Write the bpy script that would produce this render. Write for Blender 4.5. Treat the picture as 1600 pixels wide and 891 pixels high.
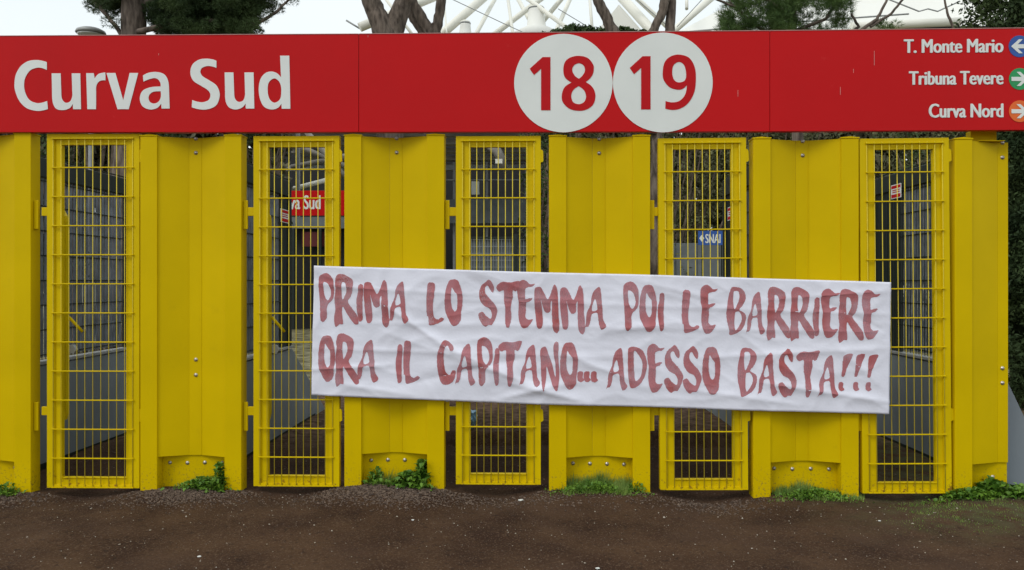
import bpy, bmesh, math, random
import numpy as np
from mathutils import Vector, noise
random.seed(7); rng = np.random.default_rng(7)
S = bpy.context.scene
for o in list(bpy.data.objects): bpy.data.objects.remove(o)

# ---------------------------------------------------------------- camera
F = 1256.0; D = 5.5; H = 1.436; A = math.radians(1.3)
cd = bpy.data.cameras.new('camera'); cam = bpy.data.objects.new('camera', cd)
S.collection.objects.link(cam); S.camera = cam
cd.sensor_fit = 'HORIZONTAL'; cd.sensor_width = 36; cd.lens = F/1600*36
cd.shift_y = -(445.5-440)/1600; cd.clip_start = .05; cd.clip_end = 3000
cam.location = (0, -D, H); cam.rotation_euler = (math.pi/2, 0, A)
S.render.resolution_x = 1024; S.render.resolution_y = 570
S.render.engine = 'CYCLES'

# ---------------------------------------------------------------- sky and sun
w = bpy.data.worlds.new('World'); S.world = w; w.use_nodes = True
nt = w.node_tree; nd = nt.nodes; lk = nt.links
bg = nd['Background']; bg.inputs[1].default_value = 0.1
sun_dir = Vector((-.55, -.62, .85)).normalized()
sky = nd.new('ShaderNodeTexSky'); sky.sky_type = 'NISHITA'; sky.sun_disc = False
sky.sun_elevation = math.asin(sun_dir.z); sky.sun_rotation = math.atan2(sun_dir.x, sun_dir.y)
tc = nd.new('ShaderNodeTexCoord'); nz = nd.new('ShaderNodeTexNoise'); nz.inputs['Scale'].default_value = 2.2
nz.inputs['Detail'].default_value = 5
lk.new(tc.outputs['Generated'], nz.inputs['Vector'])
cr = nd.new('ShaderNodeValToRGB')
cr.color_ramp.elements[0].position = .3; cr.color_ramp.elements[0].color = (.84, .91, .92, 1)
cr.color_ramp.elements[1].position = .7; cr.color_ramp.elements[1].color = (.93, .975, .97, 1)
lk.new(nz.outputs['Fac'], cr.inputs[0])
sc = nd.new('ShaderNodeVectorMath'); sc.operation = 'SCALE'; sc.inputs['Scale'].default_value = 8.3
lk.new(cr.outputs[0], sc.inputs[0])
mx = nd.new('ShaderNodeMix'); mx.data_type = 'RGBA'; mx.inputs[0].default_value = .88
lk.new(sky.outputs[0], mx.inputs[6]); lk.new(sc.outputs[0], mx.inputs[7]); lk.new(mx.outputs[2], bg.inputs[0])
sl = bpy.data.lights.new('sun', 'SUN'); sl.energy = 0.8; sl.angle = math.radians(22); sl.color = (1, .96, .9)
so = bpy.data.objects.new('sun', sl); S.collection.objects.link(so)
so.rotation_euler = (-sun_dir).to_track_quat('-Z', 'Y').to_euler()
S.view_settings.view_transform = 'Standard'; S.view_settings.look = 'None'
S.view_settings.gamma = 1; S.view_settings.exposure = 0.46

# ---------------------------------------------------------------- geometry helpers
def P(px, py, Y=0.0):
    """point of the plane y=Y seen at photograph position (px, py)"""
    u = (px-800)/F; v = (440-py)/F
    t = (Y+D)/(math.cos(A)+u*math.sin(A))
    return Vector((t*(-math.sin(A)+u*math.cos(A)), Y, H+t*v))
def X(px, Y=0.0): return P(px, 440, Y).x
def Z(px, py, Y=0.0): return P(px, py, Y).z

def link(o, parent=None):
    S.collection.objects.link(o)
    if parent: o.parent = parent
    return o
def tag(o, label=None, cat=None, group=None, kind=None):
    if label: o['label'] = label
    if cat: o['category'] = cat
    if group: o['group'] = group
    if kind: o['kind'] = kind
    return o
def thing(name, label, cat, loc=(0, 0, 0), group=None):
    o = bpy.data.objects.new(name, None); o.location = loc; o.empty_display_size = .1
    return tag(link(o), label, cat, group)
def off(parent):
    return Vector(parent.location) if parent else Vector((0, 0, 0))

class MB:
    """collects shapes in world coordinates; build() links them as one mesh"""
    def __init__(s): s.bm = bmesh.new()
    def box(s, x0, x1, y0, y1, z0, z1, bev=0.0):
        r = bmesh.ops.create_cube(s.bm, size=1)
        vs = r['verts']
        bmesh.ops.scale(s.bm, vec=(abs(x1-x0), abs(y1-y0), abs(z1-z0)), verts=vs)
        bmesh.ops.translate(s.bm, vec=((x0+x1)/2, (y0+y1)/2, (z0+z1)/2), verts=vs)
        if bev:
            es = list({e for v in vs for e in v.link_edges})
            bmesh.ops.bevel(s.bm, geom=es, offset=bev, segments=2, profile=.5, affect='EDGES')
        return s
    def prism(s, poly, d0, d1, axis='y'):
        """extrude a polygon: axis y -> poly in (x,z); z -> (x,y); x -> (y,z)"""
        f = {'y': lambda a, b, d: (a, d, b), 'z': lambda a, b, d: (a, b, d), 'x': lambda a, b, d: (d, a, b)}[axis]
        v0 = [s.bm.verts.new(f(a, b, d0)) for a, b in poly]; v1 = [s.bm.verts.new(f(a, b, d1)) for a, b in poly]
        n = len(poly)
        s.bm.faces.new(v0); s.bm.faces.new(v1[::-1])
        for i in range(n): s.bm.faces.new((v0[i], v1[i], v1[(i+1) % n], v0[(i+1) % n]))
        return s
    def tube(s, pts, rad, n=8, cap=True, jit=0):
        pts = [Vector(p) for p in pts]
        if not hasattr(rad, '__len__'): rad = [rad]*len(pts)
        rings = []
        up = Vector((0, 0, 1)); tot = (pts[-1]-pts[0]).normalized(); steep = abs(tot.z) > .6
        for i, p in enumerate(pts):
            d = (pts[min(i+1, len(pts)-1)]-pts[max(i-1, 0)]).normalized()
            a = d.cross(up)
            if steep: a = d.cross(Vector((0, 1, 0)))
            a.normalize(); b = d.cross(a)
            rings.append([s.bm.verts.new(p+(a*math.cos(2*math.pi*k/n)+b*math.sin(2*math.pi*k/n))*rad[i]*(1+random.uniform(-jit, jit))) for k in range(n)])
        for i in range(len(rings)-1):
            for k in range(n):
                f = s.bm.faces.new((rings[i][k], rings[i][(k+1) % n], rings[i+1][(k+1) % n], rings[i+1][k])); f.smooth = n > 5
        if cap: s.bm.faces.new(rings[0][::-1]); s.bm.faces.new(rings[-1])
        return s
    def lathe(s, c, prof, n=16, ax='z'):
        rings = []
        for r, h in prof:
            ring = []
            for k in range(n):
                t = 2*math.pi*k/n
                q = (r*math.cos(t), r*math.sin(t), h) if ax == 'z' else (r*math.cos(t), -h, r*math.sin(t))
                ring.append(s.bm.verts.new(Vector(c)+Vector(q)))
            rings.append(ring)
        for i in range(len(rings)-1):
            for k in range(n):
                f = s.bm.faces.new((rings[i][k], rings[i][(k+1) % n], rings[i+1][(k+1) % n], rings[i+1][k])); f.smooth = True
        s.bm.faces.new(rings[0][::-1]); s.bm.faces.new(rings[-1])
        return s
    def build(s, name, mat, parent=None, rot=None):
        bmesh.ops.recalc_face_normals(s.bm, faces=s.bm.faces)
        me = bpy.data.meshes.new(name)
        p = off(parent)
        if parent and parent.parent: p = p+off(parent.parent)
        bmesh.ops.translate(s.bm, vec=-p, verts=s.bm.verts)
        s.bm.to_mesh(me); s.bm.free(); me.materials.append(mat)
        return link(bpy.data.objects.new(name, me), parent)

def np_mesh(name, verts, nper, mat, parent=None):
    """verts (n*nper,3): n separate faces of nper corners"""
    nv = len(verts); nf = nv//nper
    me = bpy.data.meshes.new(name); me.vertices.add(nv)
    p = off(parent); verts = verts-np.array(p)
    me.vertices.foreach_set('co', verts.astype(np.float32).ravel())
    me.loops.add(nv); me.loops.foreach_set('vertex_index', np.arange(nv, dtype=np.int32))
    me.polygons.add(nf)
    me.polygons.foreach_set('loop_start', np.arange(0, nv, nper, dtype=np.int32))
    me.polygons.foreach_set('loop_total', np.full(nf, nper, dtype=np.int32))
    me.update(); me.validate(); me.materials.append(mat)
    return link(bpy.data.objects.new(name, me), parent)

def smooth(pts, step=5):
    """closed outline; (x,y,1) is a corner, (x,y) a smooth point"""
    n = len(pts); out = []
    for i in range(n):
        p0, p1, p2, p3 = pts[i-1], pts[i], pts[(i+1) % n], pts[(i+2) % n]
        c1, c2 = len(p1) > 2, len(p2) > 2
        a = Vector(p1[:2]); b = Vector(p2[:2]); out.append(a)
        if c1 and c2: continue
        L = (b-a).length
        pa, pd = Vector(p0[:2]), Vector(p3[:2])
        m1 = (b-a) if c1 else (b-pa)/((b-a).length+(a-pa).length)*L
        m2 = (b-a) if c2 else (pd-a)/((b-a).length+(pd-b).length)*L
        if c1: m1 = (b-a)*1.5-m2*.5
        if c2: m2 = (b-a)*1.5-m1*.5
        for k in range(1, step):
            t = k/step
            out.append((2*t**3-3*t*t+1)*a+(t**3-2*t*t+t)*m1+(-2*t**3+3*t*t)*b+(t**3-t*t)*m2)
    return out

def fill(loops, extrude=0.0):
    """2-D loops (holes by even-odd) -> temporary mesh in the xy plane"""
    cu = bpy.data.curves.new('t', 'CURVE'); cu.dimensions = '2D'; cu.fill_mode = 'BOTH'; cu.extrude = extrude
    for L in loops:
        sp = cu.splines.new('POLY'); sp.points.add(len(L)-1)
        for q, p in zip(sp.points, L): q.co = (p[0], p[1], 0, 1)
        sp.use_cyclic_u = True
    ob = bpy.data.objects.new('t', cu); S.collection.objects.link(ob)
    me = bpy.data.meshes.new_from_object(ob.evaluated_get(bpy.context.evaluated_depsgraph_get()))
    bpy.data.objects.remove(ob); bpy.data.curves.remove(cu)
    return me
def text_mesh(body, offset=.0, extrude=0.0):
    cu = bpy.data.curves.new('t', 'FONT'); cu.body = body; cu.offset = offset; cu.extrude = extrude; cu.resolution_u = 4
    ob = bpy.data.objects.new('t', cu); S.collection.objects.link(ob)
    me = bpy.data.meshes.new_from_object(ob.evaluated_get(bpy.context.evaluated_depsgraph_get()))
    bpy.data.objects.remove(ob); bpy.data.curves.remove(cu)
    return me
def text_on(body, x0, y0, x1, y1, Y, name, mat, parent, offset=.022, th=0):
    """built-in lettering made bold by three close layers"""
    me = text_mesh(body, 0, 0)
    co = np.zeros(len(me.vertices)*3); me.vertices.foreach_get('co', co); co = co.reshape(-1, 3)
    mn, mxx = co.min(0), co.max(0)
    a = P(x0, y0, Y); b = P(x1, y1, Y)
    sx = (b.x-a.x)/(mxx[0]-mn[0]); h = offset*sx
    faces = [tuple(p.vertices) for p in me.polygons]; V = []; Fc = []
    for k, (dx, dz) in enumerate(((-1, 0), (1, 0), (0, .5), (0, -.5), (-.5, 0), (.5, 0))):
        out = np.zeros_like(co)
        out[:, 0] = a.x+(co[:, 0]-mn[0])*sx*(1-2*h/(b.x-a.x))+h*(1+dx)
        out[:, 2] = b.z+(co[:, 1]-mn[1])/(mxx[1]-mn[1])*(a.z-b.z)+h*dz*.6
        out[:, 1] = Y-.0004*k
        Fc += [tuple(i+k*len(co) for i in f) for f in faces]; V.append(out)
    V = np.concatenate(V)-np.array(off(parent))
    m2 = bpy.data.meshes.new(name); m2.from_pydata(V.tolist(), [], Fc); m2.materials.append(mat)
    bpy.data.meshes.remove(me)
    return link(bpy.data.objects.new(name, m2), parent)
def outline_on(loops, conv, Y, name, mat, parent, th=.0008):
    """loops traced in picture units; conv -> photograph position"""
    L = []
    for lp in loops:
        pts = []
        for p in smooth(lp):
            q = P(*conv(p[0], p[1]), Y); pts.append((q.x, q.z))
        L.append(pts)
    me = fill(L, th)
    p = off(parent)
    for v in me.vertices: v.co = Vector((v.co.x, Y-v.co.z, v.co.y))-p
    me.materials.append(mat); me.name = name
    return link(bpy.data.objects.new(name, me), parent)

# ---------------------------------------------------------------- materials
def mat(name, col, rough=.6, metal=0, var=.12, scale=6, bump=0, bscale=60, col2=None, spec=.5, coords='Object', stretch=None, detail=5, lo=.35, hi=.65):
    m = bpy.data.materials.new(name); m.use_nodes = True; n = m.node_tree.nodes; l = m.node_tree.links
    b = n['Principled BSDF']; b.inputs['Roughness'].default_value = rough; b.inputs['Metallic'].default_value = metal
    b.inputs['Specular IOR Level'].default_value = spec
    t = n.new('ShaderNodeTexCoord'); v = t.outputs[coords]
    if stretch:
        mp = n.new('ShaderNodeMapping'); mp.inputs['Scale'].default_value = stretch; l.new(v, mp.inputs[0]); v = mp.outputs[0]
    z = n.new('ShaderNodeTexNoise'); z.inputs['Scale'].default_value = scale; z.inputs['Detail'].default_value = detail
    l.new(v, z.inputs['Vector'])
    r = n.new('ShaderNodeValToRGB'); e = r.color_ramp.elements
    e[0].position = lo; e[1].position = hi
    c2 = col2 or tuple(c*(1+var) for c in col); c1 = col if col2 else tuple(c*(1-var) for c in col)
    e[0].color = (*c1, 1); e[1].color = (*c2, 1)
    l.new(z.outputs['Fac'], r.inputs[0]); l.new(r.outputs[0], b.inputs['Base Color'])
    if bump:
        z2 = n.new('ShaderNodeTexNoise'); z2.inputs['Scale'].default_value = bscale; z2.inputs['Detail'].default_value = 6
        l.new(v, z2.inputs['Vector'])
        bp = n.new('ShaderNodeBump'); bp.inputs['Strength'].default_value = bump; bp.inputs['Distance'].default_value = .01
        l.new(z2.outputs['Fac'], bp.inputs['Height']); l.new(bp.outputs[0], b.inputs['Normal'])
    m['b'] = 1
    return m
def dirt(m, col, z0, z1, amount, scale, thr=.52, geo=True, soft=.06):
    """specks and splashes of col laid over the paint, dense at height z0, gone at z1 (world metres)"""
    n = m.node_tree.nodes; l = m.node_tree.links; b = n['Principled BSDF']
    old = b.inputs['Base Color'].links[0].from_socket
    g = n.new('ShaderNodeNewGeometry'); sp = n.new('ShaderNodeSeparateXYZ'); l.new(g.outputs['Position'], sp.inputs[0])
    mr = n.new('ShaderNodeMapRange'); mr.inputs[1].default_value = z0; mr.inputs[2].default_value = z1
    mr.inputs[3].default_value = amount; mr.inputs[4].default_value = 0; l.new(sp.outputs['Z'], mr.inputs[0])
    z = n.new('ShaderNodeTexNoise'); z.inputs['Scale'].default_value = scale; z.inputs['Detail'].default_value = 8; z.inputs['Roughness'].default_value = .7
    l.new(g.outputs['Position'], z.inputs['Vector'])
    m2 = n.new('ShaderNodeMapRange'); m2.inputs[1].default_value = thr; m2.inputs[2].default_value = thr+soft
    l.new(z.outputs['Fac'], m2.inputs[0])
    mm = n.new('ShaderNodeMath'); mm.operation = 'MULTIPLY'; mm.use_clamp = True
    l.new(mr.outputs[0], mm.inputs[0]); l.new(m2.outputs[0], mm.inputs[1])
    x = n.new('ShaderNodeMix'); x.data_type = 'RGBA'; l.new(mm.outputs[0], x.inputs[0]); l.new(old, x.inputs[6]); x.inputs[7].default_value = (*col, 1)
    l.new(x.outputs[2], b.inputs['Base Color'])
    return m

M = {}
M['yellow'] = mat('yellow_paint', (.64, .45, .0), .42, var=.06, scale=1.7, bump=.05, bscale=140, spec=.07)
dirt(M['yellow'], (.16, .10, .035), .0, .22, .8, 55, .55)
dirt(M['yellow'], (.42, .28, .01), 0, 3.5, .35, 7, .60, soft=.2)
dirt(M['yellow'], (.20, .13, .04), -1, 6, .5, 75, .70)
M['gate_yellow'] = mat('gate_yellow_paint', (.66, .475, .0), .42, var=.06, scale=2.5, spec=.10)
dirt(M['gate_yellow'], (.18, .06, .02), .0, .16, 1.0, 30, .56)
M['wire_yellow'] = mat('gate_paint_brightened', (.66, .52, .05), .45, var=.06, scale=8, spec=.15)  # same paint as the gate; the wires' brighter look is put into its colour
M['red'] = mat('red_sign_enamel', (.54, .006, .008), .35, var=.04, scale=.7, spec=.12, bump=.35, bscale=2.2)
dirt(M['red'], (.62, .06, .055), 0, 9, .35, 11, .66)
dirt(M['red'], (.36, .012, .012), 0, 9, .25, 1.3, .5, soft=.3)
M['red2'] = mat('red_vinyl', (.50, .010, .014), .45, var=.03, spec=.1)
M['white'] = mat('white_vinyl', (.74, .77, .74), .5, var=.03, scale=3)
M['blue'] = mat('blue_vinyl', (.02, .09, .36), .5); M['green'] = mat('green_vinyl', (.01, .28, .08), .5); M['orange'] = mat('orange_vinyl', (.75, .13, .01), .5)
M['edge'] = mat('sign_highlight_and_scratch', (.6, .30, .27), .4)
M['bolt'] = mat('galvanised_bolt', (.45, .42, .38), .35, .8)
M['grey'] = mat('grey_steel_paint', (.22, .25, .265), .5, var=.1, scale=2, bump=.03)
M['greylight'] = mat('pale_steel', (.36, .37, .36), .5)
M['slat'] = mat('grey_plastic_slat', (.16, .185, .215), .5, var=.25, scale=9)
M['dkgreen'] = mat('dark_green_coating', (.006, .013, .009), .45)
M['dark'] = mat('dark_interior', (.012, .012, .013), .8)
M['bark'] = mat('pine_bark', (.055, .040, .030), .9, scale=14, col2=(.19, .15, .12), bump=1.0, bscale=22, stretch=(1, 1, .28), detail=8)
M['needle'] = mat('pine_needles', (.028, .055, .018), .6, scale=1.2, col2=(.075, .115, .035), spec=.25)
M['needle2'] = mat('long_pine_needles', (.04, .085, .02), .6, scale=1.5, col2=(.12, .19, .05), spec=.25)
M['cypress'] = mat('cypress_leaves', (.022, .040, .014), .7, scale=2.2, col2=(.06, .09, .028), spec=.2)
M['bush'] = mat('shrub_leaves', (.055, .065, .025), .7, scale=2.5, col2=(.16, .16, .075), spec=.2)
M['twig'] = mat('dry_twigs', (.09, .065, .045), .9, scale=6, col2=(.20, .16, .12))
M['tube'] = mat('white_steel_tube', (.80, .79, .71), .45, var=.05, scale=.4)
M['tubegrey'] = mat('grey_steel', (.28, .29, .29), .5)
M['membrane'] = mat('roof_membrane', (.82, .82, .77), .7, var=.04, scale=.1)
M['concrete'] = mat('stand_concrete', (.20, .185, .165), .85, scale=.8, col2=(.34, .32, .29), bump=.2, bscale=8)
M['meshgrey'] = mat('galvanised_mesh', (.30, .32, .33), .5, .3)
M['backing'] = mat('grey_screen_sheet', (.13, .145, .15), .8, var=.15, scale=2)
M['weed'] = mat('weed_leaf', (.045, .12, .010), .5, scale=14, col2=(.15, .28, .03), spec=.3)
M['grass'] = mat('grass_blade', (.07, .15, .02), .6, scale=14, col2=(.22, .30, .06), spec=.3)
M['stone'] = mat('gravel_stone', (.045, .028, .020), .9, scale=45, col2=(.17, .12, .088), detail=2, coords='Object')
M['chip'] = mat('pale_chip', (.32, .27, .20), .8, scale=30, col2=(.5, .45, .38))
M['paper'] = mat('paper', (.62, .63, .60), .8)
M['bluebag'] = mat('blue_plastic', (.35, .60, .80), .35)

# ground material
def ground_mat():
    m = mat('bare_earth', (.034, .0165, .0095), .95, scale=2.2, col2=(.070, .038, .020), bump=1.0, bscale=34, detail=10, spec=.15)
    n = m.node_tree.nodes; l = m.node_tree.links; b = n['Principled BSDF']
    g = n.new('ShaderNodeNewGeometry'); sp = n.new('ShaderNodeSeparateXYZ'); l.new(g.outputs['Position'], sp.inputs[0])
    def mixin(fac, col):
        old = b.inputs['Base Color'].links[0].from_socket
        x = n.new('ShaderNodeMix'); x.data_type = 'RGBA'; l.new(fac, x.inputs[0]); l.new(old, x.inputs[6])
        if isinstance(col, tuple): x.inputs[7].default_value = (*col, 1)
        else: l.new(col, x.inputs[7])
        l.new(x.outputs[2], b.inputs['Base Color'])
    def noisef(scale, a, c, det=6):
        z = n.new('ShaderNodeTexNoise'); z.inputs['Scale'].default_value = scale; z.inputs['Detail'].default_value = det
        l.new(g.outputs['Position'], z.inputs['Vector'])
        r = n.new('ShaderNodeMapRange'); r.inputs[1].default_value = a; r.inputs[2].default_value = c; l.new(z.outputs['Fac'], r.inputs[0]); return r.outputs[0]
    def ramp(sock, a, c):
        r = n.new('ShaderNodeMapRange'); r.inputs[1].default_value = a; r.inputs[2].default_value = c; l.new(sock, r.inputs[0]); return r.outputs[0]
    def mul(a, c):
        q = n.new('ShaderNodeMath'); q.operation = 'MULTIPLY'; l.new(a, q.inputs[0])
        if isinstance(c, float): q.inputs[1].default_value = c
        else: l.new(c, q.inputs[1])
        return q.outputs[0]
    mixin(mul(noisef(90, .55, .68, 3), .6), (.15, .10, .065))          # fine grit
    mixin(mul(noisef(26, .60, .66, 4), .5), (.018, .011, .008))        # damp crumbs
    mixin(mul(noisef(1.3, .5, .62), .35), (.085, .05, .032))           # worn reddish patches
    gx = ramp(sp.outputs['X'], 1.6, 3.2); gy = ramp(sp.outputs['Y'], -1.15, -.5)
    mixin(mul(mul(gx, gy), noisef(7, .38, .6)), (.075, .075, .034))    # mossy ground at the right
    mixin(mul(mul(ramp(sp.outputs['Y'], 1.4, 1.9), noisef(11, .42, .6)), .8), (.15, .095, .06))   # dry leaf litter behind the gates, colour lightened to offset the shade there
    far = ramp(sp.outputs['Y'], 5.0, 6.5)
    gr = n.new('ShaderNodeTexNoise'); gr.inputs['Scale'].default_value = 3.5; gr.inputs['Detail'].default_value = 8
    rr = n.new('ShaderNodeValToRGB'); rr.color_ramp.elements[0].position = .4; rr.color_ramp.elements[1].position = .6
    rr.color_ramp.elements[0].color = (.10, .09, .05, 1); rr.color_ramp.elements[1].color = (.27, .25, .15, 1)
    l.new(g.outputs['Position'], gr.inputs['Vector']); l.new(gr.outputs['Fac'], rr.inputs[0])
    mixin(far, rr.outputs[0])                                          # gravel yard beyond
    return m
M['earth'] = ground_mat()

# ---------------------------------------------------------------- ground
prof = [(-5, 772), (-113, 772), (48, 773), (220, 769), (538, 765), (697, 766), (858, 769), (1017, 772), (1177, 777), (1340, 777), (1573, 778), (1800, 778)]
gxs = [X(a, 0) if a > -5 or a < -50 else -12 for a, b in prof]; gxs[0] = -12
gzs = [Z(a if i else -113, b, 0) for i, (a, b) in enumerate(prof)]
def gz(x, y):
    z = float(np.interp(x, gxs, gzs))
    k = min(1, max(0, (abs(y)-.3)/1.0)); z = z*(1-k)
    z += .020*noise.noise((x*1.2, y*1.2, 0))+.009*noise.noise((x*5, y*5, 3))
    if abs(y) < 4 and abs(x) < 6: z += .004*noise.noise((x*19, y*19, 5))+.0025*noise.noise((x*45, y*45, 9))
    for cx, r, h in ((X(300), .42, .022), (X(610), .5, .03), (X(938), .4, .022), (X(1262), .4, .012), (X(1560), .4, .015), (X(20), .3, .015)):
        q = ((x-cx)/r)**2+((y+.05)/.24)**2
        if q < 6: z += h*math.exp(-q)
    # hollows under the gates, deepened so the gap below turns darker
    for cx in (X(143), X(462), X(778), X(1101), X(1419)):
        q = ((x-cx)/.25)**2+(y/.3)**2
        if q < 6: z -= .045*math.exp(-q)
    if 1.5 < y and -1.1 < x < 2.2:
        z += .10*min(1, (y-1.5)/.15)*max(0, min(1, (6-y)/2))
    return z
def build_ground():
    def lines(lo, hi, step, far):
        a = list(np.arange(lo, hi, step)); s = step
        q = a[0]; L = []
        while q > -far: s *= 1.35; q -= s; L.append(q)
        s = step; q = a[-1]; R = []
        while q < far: s *= 1.35; q += s; R.append(q)
        return L[::-1]+a+R
    xs = lines(-4.4, 4.4, .028, 900); ys = lines(-2.0, 2.6, .028, 900)
    nx, ny = len(xs), len(ys)
    co = np.array([(x, y, gz(x, y)) for y in ys for x in xs], dtype=np.float32)
    idx = np.arange(nx*ny).reshape(ny, nx)
    f = np.stack([idx[:-1, :-1], idx[:-1, 1:], idx[1:, 1:], idx[1:, :-1]], -1).reshape(-1, 4)
    me = bpy.data.meshes.new('ground'); me.vertices.add(len(co)); me.vertices.foreach_set('co', co.ravel())
    me.loops.add(f.size); me.loops.foreach_set('vertex_index', f.ravel().astype(np.int32))
    me.polygons.add(len(f)); me.polygons.foreach_set('loop_start', np.arange(0, f.size, 4, dtype=np.int32)); me.polygons.foreach_set('loop_total', np.full(len(f), 4, dtype=np.int32))
    me.polygons.foreach_set('use_smooth', np.ones(len(f), dtype=bool))
    me.update(); me.materials.append(M['earth'])
    tag(link(bpy.data.objects.new('ground', me)), kind='structure')
build_ground()

def stones(name, label, cat, pts, sizes, m):
    """little irregular stones, eight faces each, joined"""
    base = np.array([(1, 0, 0), (0, 1, 0), (-1, 0, 0), (0, -1, 0), (0, 0, 1), (0, 0, -.6)], float)
    tri = [(0, 1, 4), (1, 2, 4), (2, 3, 4), (3, 0, 4), (1, 0, 5), (2, 1, 5), (3, 2, 5), (0, 3, 5)]
    n = len(pts); pts = np.array(pts); sizes = np.array(sizes)
    sc3 = rng.uniform(.5, 1.2, (n, 6, 1)); ax = rng.uniform([.7, .6, .45], [1.3, 1.1, .9], (n, 3))
    v = base[None]*sc3*ax[:, None]*sizes[:, None, None]
    t = rng.uniform(0, 6.28, n); c, s_ = np.cos(t), np.sin(t)
    vx = v[..., 0]*c[:, None]-v[..., 1]*s_[:, None]; vy = v[..., 0]*s_[:, None]+v[..., 1]*c[:, None]
    v = np.stack([vx, vy, v[..., 2]], -1)+pts[:, None]
    out = v[:, np.array(tri).ravel()].reshape(-1, 3)
    return tag(np_mesh(name, out, 3, m), label, cat, kind='stuff')
pt, sz = [], []
for cx, r, n in ((X(300), .40, 2600), (X(610), .48, 3800), (X(860), .8, 900), (X(20), .3, 1200), (X(1110), .5, 700)):
    for i in range(n):
        x = random.gauss(cx, r*.55); y = -.08+random.gauss(0, .13)-.05
        if y > .0: y = -abs(random.gauss(.03, .06))
        s = random.uniform(.004, .011); pt.append((x, y, gz(x, y)+s*.2)); sz.append(s)
for i in range(9000):
    x = random.uniform(-4.2, 4.2); y = -random.uniform(0, 1)**1.15*2+random.uniform(0, .25)
    s = random.uniform(.0015, .0045); pt.append((x, y, gz(x, y)+s*.2)); sz.append(s)
for i in range(2500):
    x = random.uniform(-4.2, 4.2); y = random.uniform(.1, 2.4)
    s = random.uniform(.004, .014); pt.append((x, y, gz(x, y)+s*.2)); sz.append(s)
stones('gravel', 'small brown stones and grit lying on the bare earth', 'gravel', pt, sz, M['stone'])
pt, sz = [], []
for i in range(750):
    x = random.uniform(-4.2, 4.2); y = random.uniform(-1.7, .05)
    s = random.uniform(.0025, .006)*(1.6 if random.random() < .12 else 1); pt.append((x, y, gz(x, y)+s*.3)); sz.append(s)
stones('pale_chips', 'pale chips and dry leaf bits strewn over the brown earth', 'debris', pt, sz, M['chip'])

# ---------------------------------------------------------------- yellow panels between the gates
def bolt(mb_parent, x, y, z, r=.011):
    MB().lathe((x, y, z), [(r*1.25, 0), (r*1.25, .002), (r, .0025), (r*.8, .007), (r*.35, .0095)], 10, 'y').build('bolt', M['bolt'], mb_parent)
PW = .118; PD = .11
units = [(-112, 48, 207, 775), (219, 377, 210, 768), (538, 694, 209.5, 764), (858, 1016, 210.5, 770), (1177, 1342, 214, 778)]
unames = ['yellow folded steel fence panel cut off by the left edge of the picture',
          'yellow folded steel fence panel under the words Curva Sud, with weeds at its foot',
          'yellow folded steel fence panel behind the left part of the banner, above a gravel mound',
          'yellow folded steel fence panel below the circled 18',
          'yellow folded steel fence panel right of the circled 19, grass at its foot']
GROUP = 'yellow steel panels between the gates'
def post(t, x0, x1, zt, zb, y0=0.0):
    MB().box(x0, x1, y0, y0+PD, zb-.12, zt-.012, .003).build('post', M['yellow'], t)
def cap(t, x0, x1, zt, y0=0.0):
    b = MB(); b.box(x0-.004, x1+.004, y0-.004, y0+PD+.004, zt-.012, zt-.003, .0015)
    xm, ym = (x0+x1)/2, y0+PD/2
    b.prism([(x0+.002, zt-.003), (xm, zt+.004), (x1-.002, zt-.003)], y0+.002, y0+PD-.002)
    return b.build('cap', M['yellow'], t)
def bracket(t, xr, z, side=1):
    """upright keep plate on the flank of a post, holding the gate's arm"""
    b = MB(); b.box(xr+.003*side, xr+.033*side, .03, .045, z-.10, z+.10, .003)
    b.box(xr+.001*side, xr+.012*side, .045, .075, z-.09, z+.09)
    b.build('bracket', M['yellow'], t)
ends = []
for (l, r, top, bot), lab in zip(units, unames):
    x0, x1 = X(l), X(r); zt = Z((l+r)/2, top); zb = Z((l+r)/2, bot)
    t = thing('fence_panel', lab, 'fence panel', (x0, 0, zb), GROUP)
    for a, b_ in ((x0, x0+PW), (x1-PW, x1)):
        post(t, a, b_, zt, zb); cap(t, a, b_, zt)
    a, b_ = x0+PW-.001, x1-PW+.001; c = (a+b_)/2; zs = zt-.012; zk = zb+.235; th = .004; rec = .078
    for nm, q0, q1 in (('folded_sheet', (a, .012), (c-.045, rec)), ('centre_strip', (c-.045, rec), (c+.042, rec)), ('folded_sheet', (c+.044, rec), (b_, .012))):
        g_ = .0012 if nm == 'centre_strip' else 0
        MB().prism([(q0[0]+g_, q0[1]), (q1[0]-g_, q1[1]), (q1[0]-g_, q1[1]+th), (q0[0]+g_, q0[1]+th)], zk, zs, 'z').build(nm, M['yellow'], t)
    # lap joint bead beside the centre strip
    MB().box(c+.040, c+.0455, rec-.003, rec, zk, zs).build('seam', M['yellow'], t)
    kp = MB().box(a, b_, rec+.012, rec+.018, zb-.1, zk+.03).build('kick_plate', M['yellow'], t)
    for i in range(4):
        bolt(t, a+.05+(b_-a-.1)*i/3, rec+.012, zk-.058+random.uniform(-.004, .004))
    for yy in (top+7, top+29, 562 if l > 0 else 560, 586):
        bolt(t, c+.004, rec-.001, Z((l+r)/2, yy, rec))
    for yy in (335, 652): bracket(t, x1, Z(r, yy))
    ends.append((x0, x1, zt, zb))
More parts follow.
